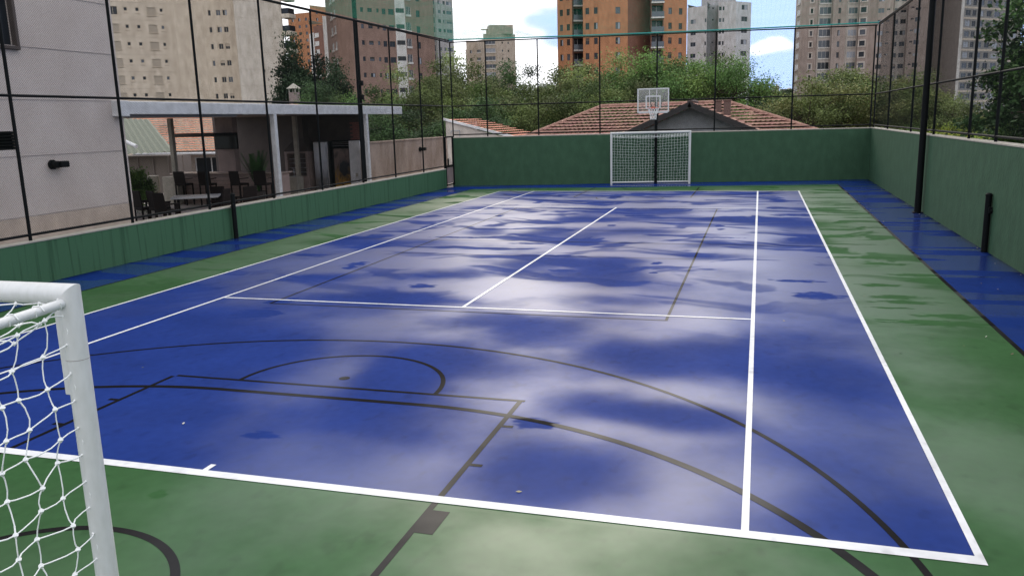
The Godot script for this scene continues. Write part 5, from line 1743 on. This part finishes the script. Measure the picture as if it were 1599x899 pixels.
# ---------------------------------------------------------------- land
func land() -> void:
	var st := MB.new()
	var rings := [0.0, 40.0, 100.0, 200.0, 400.0, 700.0, 1000.0, 1300.0, 1600.0, 2200.0, 4000.0, 7500.0]
	var hh := func(r: float, a: float) -> float:
		return -3.02 + smoothstep(500.0, 1600.0, r) * (34.0 + 5.0 * sin(a * 7.0) + 3.0 * sin(a * 17.0))
	for k in rings.size() - 1:
		for j in 72:
			var a := TAU * j / 72
			var b := TAU * (j + 1) / 72
			var p := []
			for q in [[rings[k], a], [rings[k], b], [rings[k + 1], b], [rings[k + 1], a]]:
				p.append(Vector3(sin(q[1]) * q[0], hh.call(q[0], q[1]), -cos(q[1]) * q[0]))
			st.quad(p[0], p[1], p[2], p[3]) if k > 0 else st.tri(p[0], p[2], p[3])
	tag(part(st, "ground", M.earth), "", "", "", "structure")
	# wooded hillside far away
	var r := RandomNumberGenerator.new()
	r.seed = 50
	var lm := MB.new()
	for k in 420:
		var d := Vector3(r.randfn(), absf(r.randfn()) * 0.7, r.randfn()).normalized() * r.randf_range(0.75, 1.0)
		var c := Vector3(d.x * 6.0, d.y * 7.0, d.z * 6.0)
		var a := Vector3(r.randfn(), r.randfn(), r.randfn()).normalized() * 1.0
		var s := a.cross(Vector3(r.randfn(), 1.5, r.randfn())).normalized()
		var f := r.randf_range(0.6, 1.3)
		lm.quad(c - a - s, c + a - s, c + a + s, c - a + s, Color(0.045 * f, 0.066 * f, 0.028 * f))
	var mm := MultiMesh.new()
	mm.transform_format = MultiMesh.TRANSFORM_3D
	mm.mesh = lm.mesh(M.leaf)
	var tf := []
	for k in 1500:
		var a := r.randf_range(-0.75, 0.55)
		var d := 240.0 + 1350.0 * sqrt(r.randf())
		if d < 400.0 and absf(a - 0.02) > 0.09: continue
		var s := r.randf_range(0.7, 1.4)
		if d < 420.0: s *= 0.6
		tf.append(Transform3D(Basis(Vector3.UP, r.randf() * TAU).scaled(Vector3(s, s, s)), Vector3(sin(a) * d, hh.call(d, a), -cos(a) * d)))
	mm.instance_count = tf.size()
	for k in tf.size(): mm.set_instance_transform(k, tf[k])
	var mi := MultiMeshInstance3D.new()
	mi.name = "distant_woodland"
	mi.multimesh = mm
	add_child(mi)
	tag(mi, "wooded hillside far beyond the houses", "woodland", "", "stuff")
	for q in [[-0.012, 1380.0, 14.0, 12.0, "far white block on the wooded skyline, nearest the white and grey tower"], [0.004, 1500.0, 30.0, 10.0, "wide pale block on the wooded skyline"], [0.018, 1450.0, 12.0, 15.0, "far pale block on the skyline left of the taupe tower"], [0.030, 1520.0, 22.0, 9.0, "low pale block on the skyline against the taupe tower"]]:
		var a: float = q[0]
		var o := thing("distant_block", Vector3(sin(a) * q[1], hh.call(q[1], a) + 1.0, -cos(a) * q[1]), -a)
		var b := MB.new()
		b.box(Vector3(0, q[3] / 2, 0), Vector3(q[2], q[3], 10))
		part(b, "wall", M.cap, o)
		var t := MB.new()
		t.box(Vector3(q[2] * 0.2, q[3] + 1.2, 0), Vector3(q[2] * 0.3, 2.4, 5))
		t.box(Vector3(0, q[3] + 0.2, 0), Vector3(q[2] + 0.8, 0.4, 10.8))
		part(t, "roof", M.white_paint, o)
		var w := MB.new()
		for k in int(q[3] / 3.0):
			w.box(Vector3(0, 1.8 + k * 3.0, 5.05), Vector3(q[2] * 0.86, 1.1, 0.12))
		part(w, "window_band", M.glass_dark, o)
		tag(o, q[4], "building", "buildings on the skyline")
	var fh := thing("far_house", Vector3(0.6, -3.0, -150.0), 0.2)
	var f1 := MB.new()
	f1.box(Vector3(0, 2.4, 0), Vector3(7, 4.8, 6))
	part(f1, "wall", M.white_paint, fh)
	var f2 := MB.new()
	f2.quad(Vector3(-3.8, 4.7, 3.4), Vector3(3.8, 4.7, 3.4), Vector3(3.8, 6.3, 0), Vector3(-3.8, 6.3, 0))
	f2.quad(Vector3(3.8, 4.7, -3.4), Vector3(-3.8, 4.7, -3.4), Vector3(-3.8, 6.3, 0), Vector3(3.8, 6.3, 0))
	part(f2, "roof", mat(0.42, 0.22, 0.16), fh)
	put(window_mesh(1.2, 1.0, "plain", M.glass_dark, M.white_paint), "window", fh, Transform3D(Basis(), Vector3(-1.5, 3.2, 3.01)))
	put(window_mesh(1.2, 1.0, "plain", M.glass_dark, M.white_paint), "window", fh, Transform3D(Basis(), Vector3(1.5, 3.2, 3.01)))
	tag(fh, "small white house with a red roof far behind, among the dark low trees", "house")

func _ready() -> void:
	rng.seed = 1
	environment()
	materials()
	land()
	court()
	enclosure()
	floodlight_pole(Vector3(8.17, 0.0, -18.8), "tall black pole standing against the tall green wall", [])
	floodlight_pole(Vector3(-8.62, 0.0, -20.2), "tall black pole with junction boxes beside the patio", [3.55, 4.0])
	towers()
	houses()
	patio()
	greenery()
	make_goal("white goal with knotted net in the left foreground", Vector3(0.0, 0, 2.57), 0.0)
	make_goal("white goal with its net standing against the far green wall", Vector3(-0.1, 0, -28.55), PI + 0.149, 0.0034, 0.52)
	var lf := MB.new()
	var lr := RandomNumberGenerator.new()
	lr.seed = 12
	for k in 70:
		var p := Vector3(lr.randf_range(5.5, 8.2) if lr.randf() < 0.75 else lr.randf_range(-8.0, 5.0), 0.012, lr.randf_range(-26.0, 1.0))
		if lr.randf() < 0.4: p.x = 8.24 - absf(lr.randfn()) * 0.06
		var a := Vector3(lr.randfn(), lr.randf() * 0.3, lr.randfn()).normalized() * lr.randf_range(0.010, 0.028)
		var b := Vector3(-a.z, 0.004, a.x) * 0.5
		lf.quad(p - a, p + b, p + a, p - b, [Color(0.30, 0.26, 0.16), Color(0.10, 0.08, 0.04), Color(0.12, 0.14, 0.05), Color(0.5, 0.48, 0.42)][lr.randi() % 4])
	tag(part(lf, "fallen_leaves", M.leaf), "", "", "", "stuff")
	net_post(Vector3(8.24, 0, -12.2), "short black net post against the tall green wall")
	net_post(Vector3(-8.2, 0, -12.25), "short black net post with a winder against the low green wall")
	hoop()
	for o in get_children():
		for k in o.get_meta_list():
			if str(k).begins_with("n_"): o.remove_meta(k)
		for p in o.get_children():
			for k in p.get_meta_list():
				if str(k).begins_with("n_"): p.remove_meta(k)
